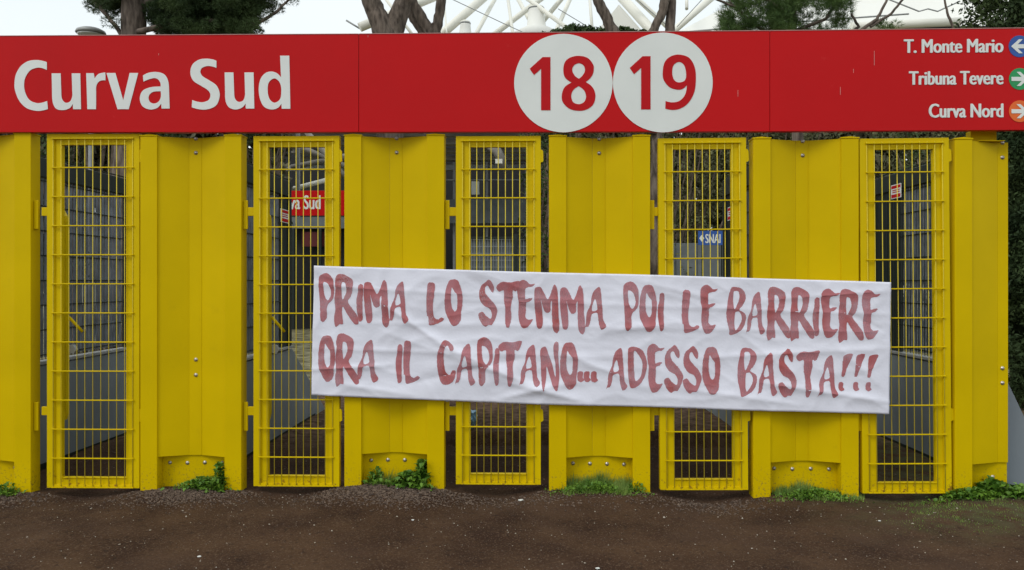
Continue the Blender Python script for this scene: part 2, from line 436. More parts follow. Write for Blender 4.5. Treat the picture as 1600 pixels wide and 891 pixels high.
# last unit: half a panel ending in a cut edge, with the sign's post rising behind
l, top, bot = 1492, 215, 781
x0 = X(l); zt = Z(1520, top); zb = Z(1520, bot)
t = thing('fence_panel', 'half width yellow fence panel ending the fence at the right, beside the dark hedge', 'fence panel', (x0, 0, zb), GROUP)
post(t, x0, x0+PW, zt, zb); cap(t, x0, x0+PW, zt)
a = x0+PW-.001; b_ = X(1556, .105); e = X(1575, .085); zk = zb+.235; rec = .085; zs = Z(1555, 223, rec)
zh = Z(1540, 203, rec)
MB().prism([(a, .012), (b_, rec), (b_, rec+.004), (a, .016)], zk, zs, 'z').build('folded_sheet', M['yellow'], t)
MB().box(b_+.001, e, rec, rec+.004, zk, zs).build('centre_strip', M['yellow'], t)
MB().box(X(1521, .09), X(1562, .09), .125, .19, zb, zh, .003).build('sign_post', M['yellow'], t)
MB().box(X(1521, .09), X(1561, .09), .02, .125, zs+.001, zs+.004).build('bracket', M['yellow'], t)
MB().box(a, e, rec+.012, rec+.018, zb-.1, zk+.03).build('kick_plate', M['yellow'], t)
bolt(t, X(1548, .12), rec+.012, Z(1548, 744, .12))
for yy in (224, 247, 575, 598): bolt(t, X(1563.5, .105), rec-.001, Z(1563, yy, .105))

# ---------------------------------------------------------------- gates
gates = [(71.5, 216.5, 208.5, 763.5, 'yellow mesh gate below the word Curva, farthest left, lever showing clear of the banner', 0),
         (395, 529.5, 212, 761, 'yellow mesh gate half covered by the left end of the banner', 0),
         (712, 845, 212, 758, 'yellow mesh gate left of the circled 18, blue litter behind it', 0),
         (1032, 1170, 215.5, 767, 'yellow mesh gate below the circled 19, blue betting sign seen through it', -.35),
         (1349, 1489, 216, 772.5, 'yellow mesh gate at the right end of the banner, beside the half panel', -.5)]
for l, r, top, bot, lab, lean in gates:
    x0, x1 = X(l), X(r); c = (l+r)/2; zt = Z(c, top); zb = Z(c, bot)
    t = thing('gate', lab, 'gate', (x0, 0, zb), 'yellow mesh gates in the fence')
    W = x1-x0; y0 = .012
    fw, fi, tr, br = .053, .10, .075, .072
    fr = MB()
    for (a, b_, cc, d_, yy) in ((x0, x0+fw, zb, zt, 0), (x1-fw, x1, zb, zt, 0), (x0+fw-.001, x1-fw+.001, zt-.03, zt-.0005, .0006), (x0+fw-.001, x1-fw+.001, zb+.0005, zb+.022, .0006),
                                (x0+fw-.002, x0+fi, zb+.02, zt-.02, .012), (x1-fi, x1-fw+.002, zb+.02, zt-.02, .012),
                                (x0+fi-.002, x1-fi+.002, zt-tr, zt-.029, .0125), (x0+fi-.002, x1-fi+.002, zb+.021, zb+br, .0125)):
        fr.box(a, b_, y0+yy, y0+.05-yy*.3, cc, d_, .0015)
    fr.build('frame', M['gate_yellow'], t)
    MB().box(x0+fi-.002, x1-fi+.002, y0+.004, y0+.012, zb+br-.004, zb+br, .001).build('sill', M['gate_yellow'], t)
    ztop = zt-.034; zlow = zb+.006; n = 12
    hm = vm = None
    for i in range(13):
        z = zlow+(ztop-zlow)*i/12
        if hm is None:
            hm = MB().box(x0+.037, x1-.037, y0-.013, y0-.004, z-.004, z+.004, .0013).build('mesh_bar', M['gate_yellow'], t); z00 = z
        else:
            o = link(bpy.data.objects.new('mesh_bar', hm.data), t); o.location = (0, 0, z-z00)
    for i in range(11):
        x = x0+.046+(W-.092)*i/10
        if vm is None:
            vm = MB().tube([(x, y0-.003, zlow-.004), (x, y0-.003, ztop+.01)], .0029, 6).build('mesh_wire', M['wire_yellow'], t); x00 = x
        else:
            o = link(bpy.data.objects.new('mesh_wire', vm.data), t); o.location = (x-x00, 0, 0)
    zm = lambda py: Z(c, py)
    # lock housing with bevelled top behind the left stile
    MB().prism([(x0+.055, zm(322)), (x0+.09, zm(336)), (x0+.095, zm(345)), (x0+.095, zm(650)), (x0+.085, zm(660)), (x0+.055, zm(660))], .075, .115).build('lock_bar', M['gate_yellow'], t)
    lv = MB().tube([(x0+.092, .122, zm(497)), (x0+.175, .15, zm(521))], .011, 8); lv.build('lever', M['gate_yellow'], t)
    MB().prism([(x0+.07, zm(542)), (x0+.12, zm(541)), (x0+.145, zm(549)), (x0+.125, zm(556)), (x0+.085, zm(552))], .12, .15).build('latch_hook', M['greylight'], t)
    for yy in (244, 650):
        hz = zm(yy)
        MB().prism([(x1-.002, hz+.047), (x1+.010, hz+.043), (x1+.016, hz+.034), (x1+.018, hz-.034), (x1+.008, hz-.04), (x1-.002, hz-.042)], .014, .032).build('hinge', M['gate_yellow'], t)
    xl = x0-.045 if l > 100 else x0-.04
    for yy in (330, 644):
        hz = zm(yy)
        MB().box(xl-.012, x0+.001, .034, .060, hz-.03, hz+.03, .003).build('latch_arm', M['gate_yellow'], t)
    if lean: t.rotation_euler[1] = math.radians(lean)

# ---------------------------------------------------------------- red sign
SY = -.02
zbl, = (Z(600, 206, SY),)
sign = thing('direction_sign', 'long red metal sign with white lettering on top of the yellow fence', 'sign', (X(600), SY, Z(600, 206, SY)))
def sign_panel(pa, ta, ba, pb, tb, bb, nm='sign_panel'):
    A1, B1, A0, B0 = P(pa, ta, SY), P(pb, tb, SY), P(pa, ba, SY), P(pb, bb, SY)
    g = .0015
    b = MB(); b.prism([(A0.x+g, A0.z), (B0.x-g, B0.z), (B1.x-g, B1.z), (A1.x+g, A1.z)], SY, SY+.05)
    es = [e_ for e_ in b.bm.edges]; bmesh.ops.bevel(b.bm, geom=es, offset=.0015, segments=1, affect='EDGES')
    p = b.build(nm, M['red'], sign)
    t_ = MB(); t_.prism([(A1.x+g, A1.z+.0004), (B1.x-g, B1.z+.0004), (B1.x-g, B1.z+.004), (A1.x+g, A1.z+.004)], SY-.003, SY+.053)
    t_.build('top_highlight', M['edge'], sign)  # pale strip: highlight on the sign's top edge put into its colour
sign_panel(-420, 59, 207, 560.5, 53.5, 206.5)
sign_panel(560.5, 53.5, 206.5, 1203, 48.5, 205.5)
sign_panel(1203, 48.5, 205.5, 1730, 43, 202.5)
for px, py, h_ in ((1313, 142, 6), (1366, 91, 11), (1333.5, 111, 3), (1153, 146, 5), (575, 57, 1.5), (248, 85, 1.5)):
    q = P(px, py, SY); MB().box(q.x-.0012, q.x+.0012, SY-.0012, SY-.0002, q.z-h_/F*D, q.z+h_/F*D).build('scratch', M['edge'], sign)
# stiffening rail behind
MB().box(X(-420, .08), X(1730, .08), SY+.052, SY+.10, Z(600, 200, .05), Z(600, 190, .05)).build('rail', M['grey'], sign)
LY = SY-.0022
cA = lambda x, y: (10+x/6.957, 80+y/6.957)
cB = lambda x, y: (240+x/6.957, 80+y/6.957)
c18 = lambda x, y: (800+x/5.24, 45+y/5.24)
c19 = lambda x, y: (955+x/5.24, 45+y/5.24)
big = [(cA, [[(440,120,1),(440,205,1),(390,186),(340,180),(260,210),(205,290),(192,370),(205,450),(250,530),(330,565),(390,560),(443,542,1),(452,630,1),(400,645),(330,650),(220,620),(140,540),(95,430),(88,350),(105,250),(160,160),(240,108),(330,97),(390,105)]]),
 (cA, [[(492,242,1),(590,242,1),(597,450,1),(607,525),(645,562),(695,545),(718,480,1),(710,242,1),(803,242,1),(812,632,1),(725,632,1),(722,575,1),(685,622),(610,642),(540,625),(505,560),(497,450,1)]]),
 (cA, [[(868,240,1),(950,240,1),(960,298,1),(1000,250),(1075,232,1),(1078,318,1),(1015,326),(980,370),(975,430,1),(975,632,1),(880,632,1)]]),
 (cA, [[(1088,238,1),(1185,238,1),(1270,535,1),(1340,238,1),(1433,238,1),(1330,632,1),(1208,632,1)]]),
 (cA, [[(1485,265,1),(1545,236),(1630,227),(1715,252),(1757,320),(1768,420,1),(1775,625,1),(1687,625,1),(1683,570,1),(1640,618),(1560,635),(1480,600),(1450,520),(1478,435),(1560,395),(1677,385,1),(1672,340),(1640,302),(1590,296),(1490,332,1)],
       [(1678,437,1),(1600,443),(1558,470),(1545,515),(1565,557),(1610,570),(1655,548),(1678,500)]]),
 (cB, [[(683,105,1),(683,183,1),(640,168),(580,163),(525,185),(508,225),(530,270),(600,315),(680,370),(715,440),(715,510),(680,590),(600,630),(510,635),(415,612,1),(420,532,1),(480,551),(540,555),(600,530),(618,475),(590,425),(520,380),(430,320),(400,240),(420,150),(490,95),(570,82),(640,90)]]),
 (cB, [[(772,232,1),(868,232,1),(875,440,1),(887,520),(925,552),(975,535),(995,470,1),(988,232,1),(1087,232,1),(1095,625,1),(1003,625,1),(1000,570,1),(960,615),(890,635),(820,612),(785,550),(777,440,1)]]),
 (cB, [[(1375,50,1),(1475,50,1),(1487,627,1),(1393,627,1),(1390,572,1),(1350,618),(1285,635),(1205,608),(1160,530),(1143,420),(1160,310),(1210,243),(1275,222),(1340,240),(1385,285,1)],
       [(1310,297),(1360,325),(1384,380),(1388,440),(1380,510),(1350,548),(1305,560),(1258,515),(1240,425),(1253,340)]])]
for conv, lp in big: outline_on(lp, conv, LY, 'letter', M['white'], sign)
def disc(px, py, r, m, Y, nm='disc', par=None):
    lp = [[(px+r*math.cos(k*math.pi/6), py+r*math.sin(k*math.pi/6)) for k in range(12)]]
    return outline_on(lp, lambda x, y: (x, y), Y, nm, m, par or sign)
disc(880.3, 130, 77, M['white'], LY); disc(1035.6, 129, 78, M['white'], LY)
one = lambda dx, dy: [[(250+dx,232+dy,1),(315+dx,232+dy,1),(315+dx,668+dy,1),(238+dx,668+dy,1),(238+dx,328+dy,1),(180+dx,380+dy,1),(145+dx,328+dy,1)]]
outline_on(one(0, 0), c18, LY-.0022, 'numeral', M['red2'], sign)
outline_on(one(7, -7), c19, LY-.0022, 'numeral', M['red2'], sign)
outline_on([[(548,222),(620,240),(665,295),(668,350),(645,400),(603,436,1),(660,480),(683,545),(665,620),(610,662),(545,672),(470,655),(415,600),(408,540),(430,480),(488,440,1),(435,400),(420,340),(435,270),(480,235)],
            [(550,283),(585,300),(598,340),(580,380),(548,410,1),(510,380),(493,335),(510,298)],
            [(545,470,1),(590,505),(606,555),(590,600),(545,618),(500,600),(485,550),(500,505)]], c18, LY-.0022, 'numeral', M['red2'], sign)
outline_on([[(560,212),(640,240),(685,320),(693,420),(680,520),(630,610),(560,656),(500,665),(443,655,1),(445,592,1),(500,603),(560,590),(605,540),(620,462,1),(590,490),(550,500),(480,480),(430,420),(422,350),(440,270),(490,225)],
            [(555,272),(595,295),(613,360),(605,420),(560,440),(520,425),(500,370),(510,300)]], c19, LY-.0022, 'numeral', M['red2'], sign)
for body, bx in (('T. Monte Mario', (1412, 62, 1568, 82)), ('Tribuna Tevere', (1420, 112, 1568, 132)), ('Curva Nord', (1451, 162.5, 1568, 183.5))):
    text_on(body, *bx, LY, 'lettering', M['white'], sign, offset=.045)
for px, py, m, s in ((1593, 72.5, 'blue', -1), (1593.5, 123.5, 'green', 1), (1593.5, 174, 'orange', 1)):
    disc(px, py, 17, M[m], LY)
    q = [(-13, 0), (-1, -11), (5, -11), (-3, -3.2), (13, -3.2), (13, 3.2), (-3, 3.2), (5, 11), (-1, 11)]
    outline_on([[(px-s*a, py+b_, 1) for a, b_ in q]], lambda x, y: (x, y), LY-.0022, 'arrow', M['white'], sign)

# ---------------------------------------------------------------- banner
BY = -.035
TL, TR, BR_, BL = (491, 415), (1392, 441), (1389, 647), (486.5, 617)
def bpt(u, v):
    ex = math.sin(u*7.3)*.9+math.sin(u*17+1)*.5
    tx = TL[0]+(TR[0]-TL[0])*u; ty = TL[1]+(TR[1]-TL[1])*u+ex*.5*(1-v)-2.0*math.sin(math.pi*u)*(1-v)*0
    bx = BL[0]+(BR_[0]-BL[0])*u; by = BL[1]+(BR_[1]-BL[1])*u+2.5*math.sin(u*math.pi)+ex*.8
    return tx+(bx-tx)*v, ty+(by-ty)*v
def crease(x, y, x0, y0, x1, y1, w, h):
    """soft ridge of height h along a line given in photograph positions"""
    dx, dy = x1-x0, y1-y0; L = math.hypot(dx, dy); s = ((x-x0)*dx+(y-y0)*dy)/L; d = ((x-x0)*dy-(y-y0)*dx)/L
    e = 1/(1+math.exp(-(s)/12))/(1+math.exp((s-L)/12))
    return h*e*(.55*math.exp(-abs(d)/(w*.45))+.45*math.exp(-(d/w)**2)*(1 if d > 0 else .6))
CR = [(590,470,700,545,9,.010),(690,540,800,590,10,.008),(600,520,860,612,16,.007),(640,600,820,560,12,-.006),(488,442,560,450,4,.005),(486,578,600,572,4,.007),
      (500,448,900,470,5,.0035),(560,505,1380,520,7,.0035),(700,468,1390,492,5,.003),(486,545,980,560,6,.003),(800,600,900,625,10,.012),(790,622,880,600,8,.010),
      (860,545,1000,600,9,.006),(1000,440,1120,470,9,.005),(940,520,1060,505,8,.005),(1100,560,1380,545,7,.005),(1190,470,1390,455,6,.004),(1200,600,1380,628,9,.009),
      (1080,610,1240,632,8,.006),(1280,470,1385,520,12,-.006),(1150,520,1260,600,10,.004),(530,600,640,618,8,.006),(740,440,860,500,13,-.006),(1310,545,1370,600,10,.006)]
def bdisp(x, y):
    q = Vector((x/110, y/75, 0))
    d = .011*noise.noise(q*.8)+.003*noise.noise(q*2.3+Vector((5, 0, 0)))+.0008*noise.noise(q*6)
    for c_ in CR: d += 1.9*crease(x, y, *c_)
    # crumples: ridged noise
    q2 = noise.noise(Vector((x/85, y/48, 7))); d += .0045*math.exp(-abs(q2)*9)+.0022*math.exp(-abs(noise.noise(Vector((x/38, y/30, 17))))*10)
    return -d
def bworld(x, y, o=0):
    p = P(x, y, BY); p.y += bdisp(x, y)-o; return p
banner = thing('protest_banner', 'long white banner with red hand painted words, hung across the yellow gates', 'banner', P(940, 530, BY))
NU, NV = 300, 66
bm = bmesh.new(); gr = []
for j in range(NV+1):
    row = []
    for i in range(NU+1):
        x, y = bpt(i/NU, j/NV); row.append(bm.verts.new(bworld(x, y)-banner.location))
    gr.append(row)
for j in range(NV):
    for i in range(NU):
        f = bm.faces.new((gr[j][i], gr[j+1][i], gr[j+1][i+1], gr[j][i+1])); f.smooth = True
me = bpy.data.meshes.new('sheet'); bm.to_mesh(me); bm.free()
M['cloth'] = mat('white_banner_paper', (.785, .79, .89), .75, var=.03, scale=4, bump=.12, bscale=55, coords='Object')
me.materials.append(M['cloth']); sh = link(bpy.data.objects.new('sheet', me), banner)
sm = sh.modifiers.new('thickness', 'SOLIDIFY'); sm.thickness = .0008; sm.offset = 1
def paint_mat():
    m = mat('thin_red_paint', (.47, .17, .19), .7, scale=9, col2=(.42, .075, .07), detail=3, stretch=(1, 1, .45), lo=.40, hi=.68)
    n = m.node_tree.nodes; l = m.node_tree.links; b = n['Principled BSDF']
    t = n.new('ShaderNodeTexCoord'); mp = n.new('ShaderNodeMapping'); mp.inputs['Scale'].default_value = (1, 1, .55); l.new(t.outputs['Object'], mp.inputs[0])
    z = n.new('ShaderNodeTexNoise'); z.inputs['Scale'].default_value = 160; z.inputs['Detail'].default_value = 3; l.new(mp.outputs[0], z.inputs['Vector'])
    z2 = n.new('ShaderNodeTexNoise'); z2.inputs['Scale'].default_value = 5.5; z2.inputs['Detail'].default_value = 2; l.new(t.outputs['Object'], z2.inputs['Vector'])
    a = n.new('ShaderNodeMath'); a.operation = 'MULTIPLY_ADD'; l.new(z2.outputs['Fac'], a.inputs[0]); a.inputs[1].default_value = 1.5; l.new(z.outputs['Fac'], a.inputs[2])
    r = n.new('ShaderNodeMapRange'); r.inputs[1].default_value = 1.0; r.inputs[2].default_value = 1.35; r.inputs[3].default_value = .58; r.inputs[4].default_value = .93
    l.new(a.outputs[0], r.inputs[0]); l.new(r.outputs[0], b.inputs['Alpha'])
    oi = n.new('ShaderNodeObjectInfo'); rm = n.new('ShaderNodeMath'); rm.operation = 'MULTIPLY'; rm.inputs[1].default_value = .55; l.new(oi.outputs['Random'], rm.inputs[0])
    old = b.inputs['Base Color'].links[0].from_socket; x = n.new('ShaderNodeMix'); x.data_type = 'RGBA'
    l.new(rm.outputs[0], x.inputs[0]); l.new(old, x.inputs[6]); x.inputs[7].default_value = (.50, .20, .235, 1); l.new(x.outputs[2], b.inputs['Base Color'])
    return m
M['paint'] = paint_mat()
G = {
'R': [[(75,775),(60,660),(75,560),(65,430),(80,300),(75,200),(95,125),(145,103),(200,118),(290,180),(292,300),(270,390),(235,455),(290,545),(350,640),(362,735),(320,745),(250,655),(210,590),(170,520),(160,600),(170,740),(130,742),(95,772)],[(160,212),(195,216),(217,290),(205,360),(166,425)]],
'P': [[(145,200),(160,130),(230,95),(280,110),(330,175),(345,330),(325,420),(255,500),(250,640),(215,695),(190,700),(170,670),(160,480),(148,330)],[(210,205),(262,225),(298,300),(298,380),(262,430),(222,380),(208,290)]],
'I': [[(640,260),(665,232),(700,245),(705,330),(695,430),(695,600),(690,680),(650,700),(625,600),(612,440),(635,330)]],
'M': [[(40,200),(55,155),(115,150),(160,220),(205,300),(240,240),(285,120),(320,160),(335,300),(340,450),(350,680),(320,730),(275,690),(262,560),(258,420),(258,320),(240,350),(238,450),(195,475),(160,440),(120,310),(135,420),(145,600),(125,665),(80,665),(60,560),(42,380)]],
'A': [[(672,670),(690,600),(700,480),(745,370),(760,270),(790,195),(850,148),(870,180),(880,300),(890,420),(900,560),(935,640),(880,685),(850,620),(835,500),(820,470),(760,490),(745,570),(720,640),(685,650)],[(762,400),(800,300),(825,380),(825,435),(770,450)]],
'L': [[(70,190),(100,168),(155,190),(150,320),(135,460),(145,600),(190,635),(240,610),(270,630),(250,655),(180,690),(90,705),(75,600),(60,590),(52,430),(62,260)]],
'O': [[(350,145),(430,145),(470,220),(495,330),(495,440),(480,560),(475,640),(430,705),(375,710),(320,620),(285,530),(278,400),(290,280),(320,180)],[(368,240),(400,290),(430,330),(432,450),(425,510),(400,535),(370,490),(355,400),(358,300)]],
'S': [[(835,138),(880,190),(895,250),(882,300),(850,270),(820,215),(790,230),(790,300),(840,370),(900,440),(935,520),(920,600),(870,700),(830,705),(790,725),(750,690),(710,610),(710,560),(755,540),(800,590),(855,625),(870,570),(840,500),(770,460),(725,390),(715,300),(740,215),(790,170)]],
'T': [[(925,240),(940,200),(1000,165),(1100,170),(1215,155),(1200,230),(1170,280),(1130,270),(1130,350),(1105,470),(1112,600),(1095,690),(1075,730),(1050,725),(1035,650),(1035,500),(1020,400),(1015,270),(960,285)]],
'E': [[(1185,260),(1200,180),(1255,140),(1300,155),(1345,195),(1405,190),(1370,225),(1330,230),(1290,250),(1285,330),(1290,380),(1330,370),(1375,370),(1345,405),(1300,425),(1295,520),(1290,600),(1320,635),(1380,630),(1355,680),(1310,730),(1250,735),(1210,650),(1200,540),(1205,430),(1190,340)]],
'B': [[(1045,190),(1075,150),(1170,160),(1225,210),(1240,290),(1200,380),(1160,430),(1230,480),(1245,540),(1215,640),(1150,710),(1045,750),(1030,680),(1005,560),(1000,450),(1020,300)],[(1090,210),(1145,202),(1162,260),(1145,340),(1097,425)],[(1107,470),(1150,455),(1188,510),(1178,600),(1108,685)]],
'C': [[(200,135),(250,150),(310,215),(310,255),(275,265),(240,200),(205,230),(190,330),(195,440),(215,530),(260,565),(300,510),(335,520),(325,600),(290,660),(215,690),(160,665),(125,560),(110,450),(108,330),(130,250),(165,170)]],
'N': [[(195,260),(205,200),(260,175),(290,240),(340,380),(385,550),(385,400),(365,280),(365,150),(395,112),(425,130),(420,300),(435,500),(425,640),(400,722),(360,680),(320,560),(275,420),(270,560),(250,680),(235,725),(215,640),(205,480),(200,350)]],
'D': [[(1300,190),(1380,175),(1470,220),(1510,300),(1525,390),(1500,540),(1430,650),(1330,690),(1300,600),(1290,450),(1290,300)],[(1368,222),(1410,260),(1462,350),(1468,440),(1440,560),(1385,598),(1370,500),(1362,350)]],
'.': [[(665,500),(690,480),(725,490),(725,560),(740,590),(700,615),(665,590)]],
'!': [[(640,120),(740,105),(700,220),(665,300),(640,385),(608,385),(615,300),(620,200)]]}
ROWS = [('P',498,427,522.5,503),('R',522,428,560,510.6),('I',557,443.8,568,502.5),('M',568.8,437.5,608,512),('A',607.5,440,638.8,505.6),
('L',666.3,441,693.8,508),('O',694.8,437.5,722.5,508.8),('S',748,437,777,510.6),('T',775.6,439.4,811.9,511.9),('E',808,437.3,835.6,512.3),('M',835,445,873.8,521),('M',875,446,913.8,522.5),('A',913,448.5,946.9,515.6),
('P',973.8,440,998,517),('O',998.8,446,1026,518),('I',1027.5,457.5,1038,517.5),('L',1065,452.8,1092.5,520),('E',1093.8,445,1121,521),
('B',1134.8,448.8,1165.6,523.8),('A',1165,456,1195,523),('R',1197.5,448,1235,532),('R',1233.8,448.5,1272,533),('I',1269,465,1280,525.6),('E',1282,451,1311.5,527.5),('R',1308.8,451.5,1348.8,535.6),('E',1346,452.8,1375,529.8),
('O',497.5,525,523.8,596),('R',523.8,521,560.6,604),('A',556,531,591,598),('I',618,538,628.8,598.8),('L',630,532,656,599.4),
('C',683,531.6,712,601.5),('A',711,536.9,742.5,602.5),('P',745.6,526.9,770,603),('I',770.6,543.8,780.6,602.5),('T',778.8,533,815,603.8),('A',811,538.8,843.8,604.4),('N',844,533.8,874,611),('O',875,536,902.5,608),
('.',902.5,580,912.5,597),('.',912.5,580,923,597),('.',923.5,580,934,597.5),('A',946.9,543.8,980,610),('D',981,542,1010.6,606.5),('E',1011,537,1038,612.8),('S',1038,539.4,1067,613.8),('S',1067,540.6,1096,615),('O',1097,543,1125,616),
('B',1152,543.8,1182.5,619.4),('A',1182.5,551,1213.8,618.8),('S',1215.6,545,1244,621),('T',1243.8,548,1279.8,621),('A',1277,555,1308.8,622),
('!',1314.7,553,1331.4,588),('!',1335,553.6,1351,588.4),('!',1354.8,554.6,1371.5,589.4),('.',1310.4,597,1319,611),('.',1333.5,597,1342.5,611),('.',1353,597,1361.6,611.5)]
STEP = 4.0
for k, (ch, ax, ay, bx, by) in enumerate(ROWS):
    loops = G[ch]; xs = [p[0] for L in loops for p in L]; ys = [p[1] for L in loops for p in L]
    mnx, mxx_, mny, mxy = min(xs), max(xs), min(ys), max(ys); LL = []
    for L in loops:
        pts = []
        for p in smooth(L, 6):
            x = ax+(p[0]-mnx)/(mxx_-mnx)*(bx-ax); y = ay+(p[1]-mny)/(mxy-mny)*(by-ay)
            x += .45*noise.noise((x*.5, y*.5, k)); y += .45*noise.noise((x*.5, y*.5, k+9))
            x += random.uniform(-.18, .18); y += random.uniform(-.18, .18)
            pts.append((x, -y))
        LL.append(pts)
    me = fill(LL)
    bm = bmesh.new(); bm.from_mesh(me)
    for s0, s1, nrm in ((ax, bx, (1, 0, 0)), (-by, -ay, (0, 1, 0))):
        q = math.floor(s0/STEP)*STEP
        while q < s1+STEP:
            bmesh.ops.bisect_plane(bm, geom=bm.verts[:]+bm.edges[:]+bm.faces[:], dist=1e-5, plane_co=tuple(c_*q for c_ in nrm), plane_no=nrm); q += STEP
    for v in bm.verts: v.co = bworld(v.co.x, -v.co.y, .0022+.0005*(k % 3))-banner.location
    for f in bm.faces: f.smooth = True
    bmesh.ops.recalc_face_normals(bm, faces=bm.faces)
    bm.to_mesh(me); bm.free(); me.materials.clear(); me.materials.append(M['paint']); me.name = 'letter'
    link(bpy.data.objects.new('letter', me), banner)

# ---------------------------------------------------------------- barriers running back behind each yellow panel
bx_px = [-32, 298, 616, 937, 1260]
blabs = ['grey slatted barrier running back behind the leftmost gate', 'grey slatted barrier seen through the second gate from the left, warning sign on its end',
         'grey slatted barrier hidden behind the panel left of the circled 18', 'grey slatted barrier hidden behind the panel below the circled 18',
         'grey slatted barrier seen at the right side of the gate below the circled 19', 'grey slatted barrier seen through the rightmost gate, warning sign on its end']
bX = [X(p) for p in bx_px]+[3.28]
for i, (bx, lab) in enumerate(zip(bX, blabs)):
    side = 1 if bx < .1 else -1
    t = thing('barrier', lab, 'barrier', (bx, .2, 0), 'grey slatted barriers behind the yellow panels')
    y0, y1, y2 = .2, 2.25, 3.6; zw = .78; ztf = 2.40
    MB().prism([(y0, -.05), (y2, -.05), (y1+.02, zw), (y0, zw)], bx-.03, bx+.03, 'x').build('low_wall', M['grey'], t)
    MB().box(bx-.042, bx+.042, y0, y1, zw+.012, zw+.035, .003).build('cap_rail', M['greylight'], t)
    sl_ = MB()
    for k in range(int((y1-y0-(.34 if i < 5 else .62))/.05)):
        yy = y0+.06+k*.05
        sl_.box(bx-.004, bx+.004, yy-.014, yy+.014, zw+.06, ztf-.15)
    tag(sl_.build('slats', M['slat'], t), kind='stuff')
    wi = MB()
    for k in range(9):
        z = zw+.08+k*.195
        for sx in (-1, 1): wi.box(bx+sx*.006-.003, bx+sx*.006+.003, y0+.02, y1, z-.004, z+.004)
    for k in range(int((y1-y0-.1)/.05)+1):
        yy = y0+.035+k*.05; wi.box(bx-.014, bx-.011, yy-.003, yy+.003, zw+.04, ztf-.1)
    tag(wi.build('wires', M['dkgreen'], t), kind='stuff')
    MB().box(bx-.03, bx+.03, y0, y1, ztf-.15, ztf, .004).build('top_rail', M['dkgreen'], t)
    for yy in (y0+.03, y1-.03): MB().box(bx-.031, bx+.031, yy-.032, yy+.032, zw+.036, ztf-.1515, .003).build('end_post', M['dkgreen'], t)
    MB().box(bx-.012, bx+.012, y1-(.27 if i < 5 else .58), y1-.063, zw+.037, ztf-.152).build('end_panel', M['dkgreen'], t)
    MB().box(bx-.033, bx+.033, y0, y2-.5, -.04, .02).build('foot', M['dkgreen'], t)
# warning signs: flat plates on the barrier ends
for bx, yy, zz, ph, lab in ((bX[1], 2.0, 2.05, .28, 'red and white warning notice on the barrier behind the second gate from the left'),
                  (bX[4], 1.9, 2.06, .26, 'red and white warning notice on the barrier behind the gate below the circled 19'),
                  (bX[5], 1.70, 2.235, .22, 'red and white warning notice seen through the rightmost gate')):
    s_ = 1 if bx < 0 else -1
    xx = bx+s_*.036
    t = thing('warning_notice', lab, 'notice', (xx, yy, zz))
    MB().box(xx, xx+s_*.004, yy-ph/2*.9, yy+ph/2*.9, zz-.062, zz+.062, .001).build('plate', M['white'], t)
    for z0, z1 in ((.028, .054), (-.054, -.024)): MB().box(xx+s_*.004, xx+s_*.0055, yy-ph*.4, yy+ph*.4, zz+z0, zz+z1).build('red_band', M['red2'], t)
    for z0 in (.012, -.006): MB().box(xx+s_*.004, xx+s_*.0055, yy-ph*.33, yy+ph*.3, zz+z0-.004, zz+z0+.004).build('text_line', M['red2'], t)
# grey gusset plate right of the last panel
g_ = MB(); g_.prism([(X(1530, .3), Z(1530, 560, .3)), (X(1572, .3), Z(1572, 592, .3)), (X(1612, .3), Z(1612, 676, .3)), (X(1650, .3), Z(1650, 740, .3)), (X(1655, .3), -.08), (X(1530, .3), -.08)], .3, .33)
tag(g_.build('barrier_end_plate', M['grey'] if 0 else mat('light_grey_steel', (.21, .24, .27), .5, var=.06, scale=2)), 'grey steel plate with a sloping edge right of the last yellow panel', 'steel plate')

# ---------------------------------------------------------------- trees
def leaf_cards(c, n, rad, size, asp=.45, up=.3, squash=(1, 1, 1), shell=.0):
    """n small pointed leaves scattered in a clump round c"""
    d = rng.normal(size=(n, 3)); d /= np.linalg.norm(d, axis=1)[:, None]
    r = rng.uniform(shell, 1, n)**(1/2.2); ctr = np.array(c)+d*r[:, None]*rad*np.array(squash)
    a = rng.normal(size=(n, 3)); a[:, 2] += up; a /= np.linalg.norm(a, axis=1)[:, None]
    b = np.cross(a, rng.normal(size=(n, 3))); b /= np.linalg.norm(b, axis=1)[:, None]
    s = size*rng.uniform(.6, 1.4, n)[:, None]
    return np.stack([ctr-a*s, ctr+b*s*asp, ctr+a*s, ctr-b*s*asp], 1).reshape(-1, 3)
def tufts(ctr, dirs, k, length, width):
    """needle tufts: k thin triangles fanning from every centre"""
    n = len(ctr); ctr = np.repeat(ctr, k, 0); d = np.repeat(dirs, k, 0)+rng.normal(scale=.55, size=(n*k, 3))
    d /= np.linalg.norm(d, axis=1)[:, None]
    b = np.cross(d, rng.normal(size=(n*k, 3))); b /= np.linalg.norm(b, axis=1)[:, None]
    L = length*rng.uniform(.6, 1.1, n*k)[:, None]
    return np.stack([ctr-b*width, ctr+b*width, ctr+d*L], 1).reshape(-1, 3)
def path(pts, Y, n=4, wob=.0):
    q = [P(a, b, Y if len(p_) < 3 else p_[2]) for p_ in pts for a, b in [p_[:2]]]
    out = []
    for i in range(len(q)-1):
        for k in range(n):
            p_ = q[i].lerp(q[i+1], k/n); out.append(p_+Vector((random.uniform(-wob, wob), random.uniform(-wob, wob), 0)))
    out.append(q[-1]); return out
def limb(pts, Y, w0, w1, name, parent, wob=.02, m='bark', n=12):
    q = path(pts, Y, 6, wob*.6); L = len(q); pxm = F/(Y+D)
    MB().tube(q, [((w0+(w1-w0)*i/(L-1))/2/pxm)*random.uniform(.97, 1.03) for i in range(L)], n, True, .03).build(name, M[m], parent)
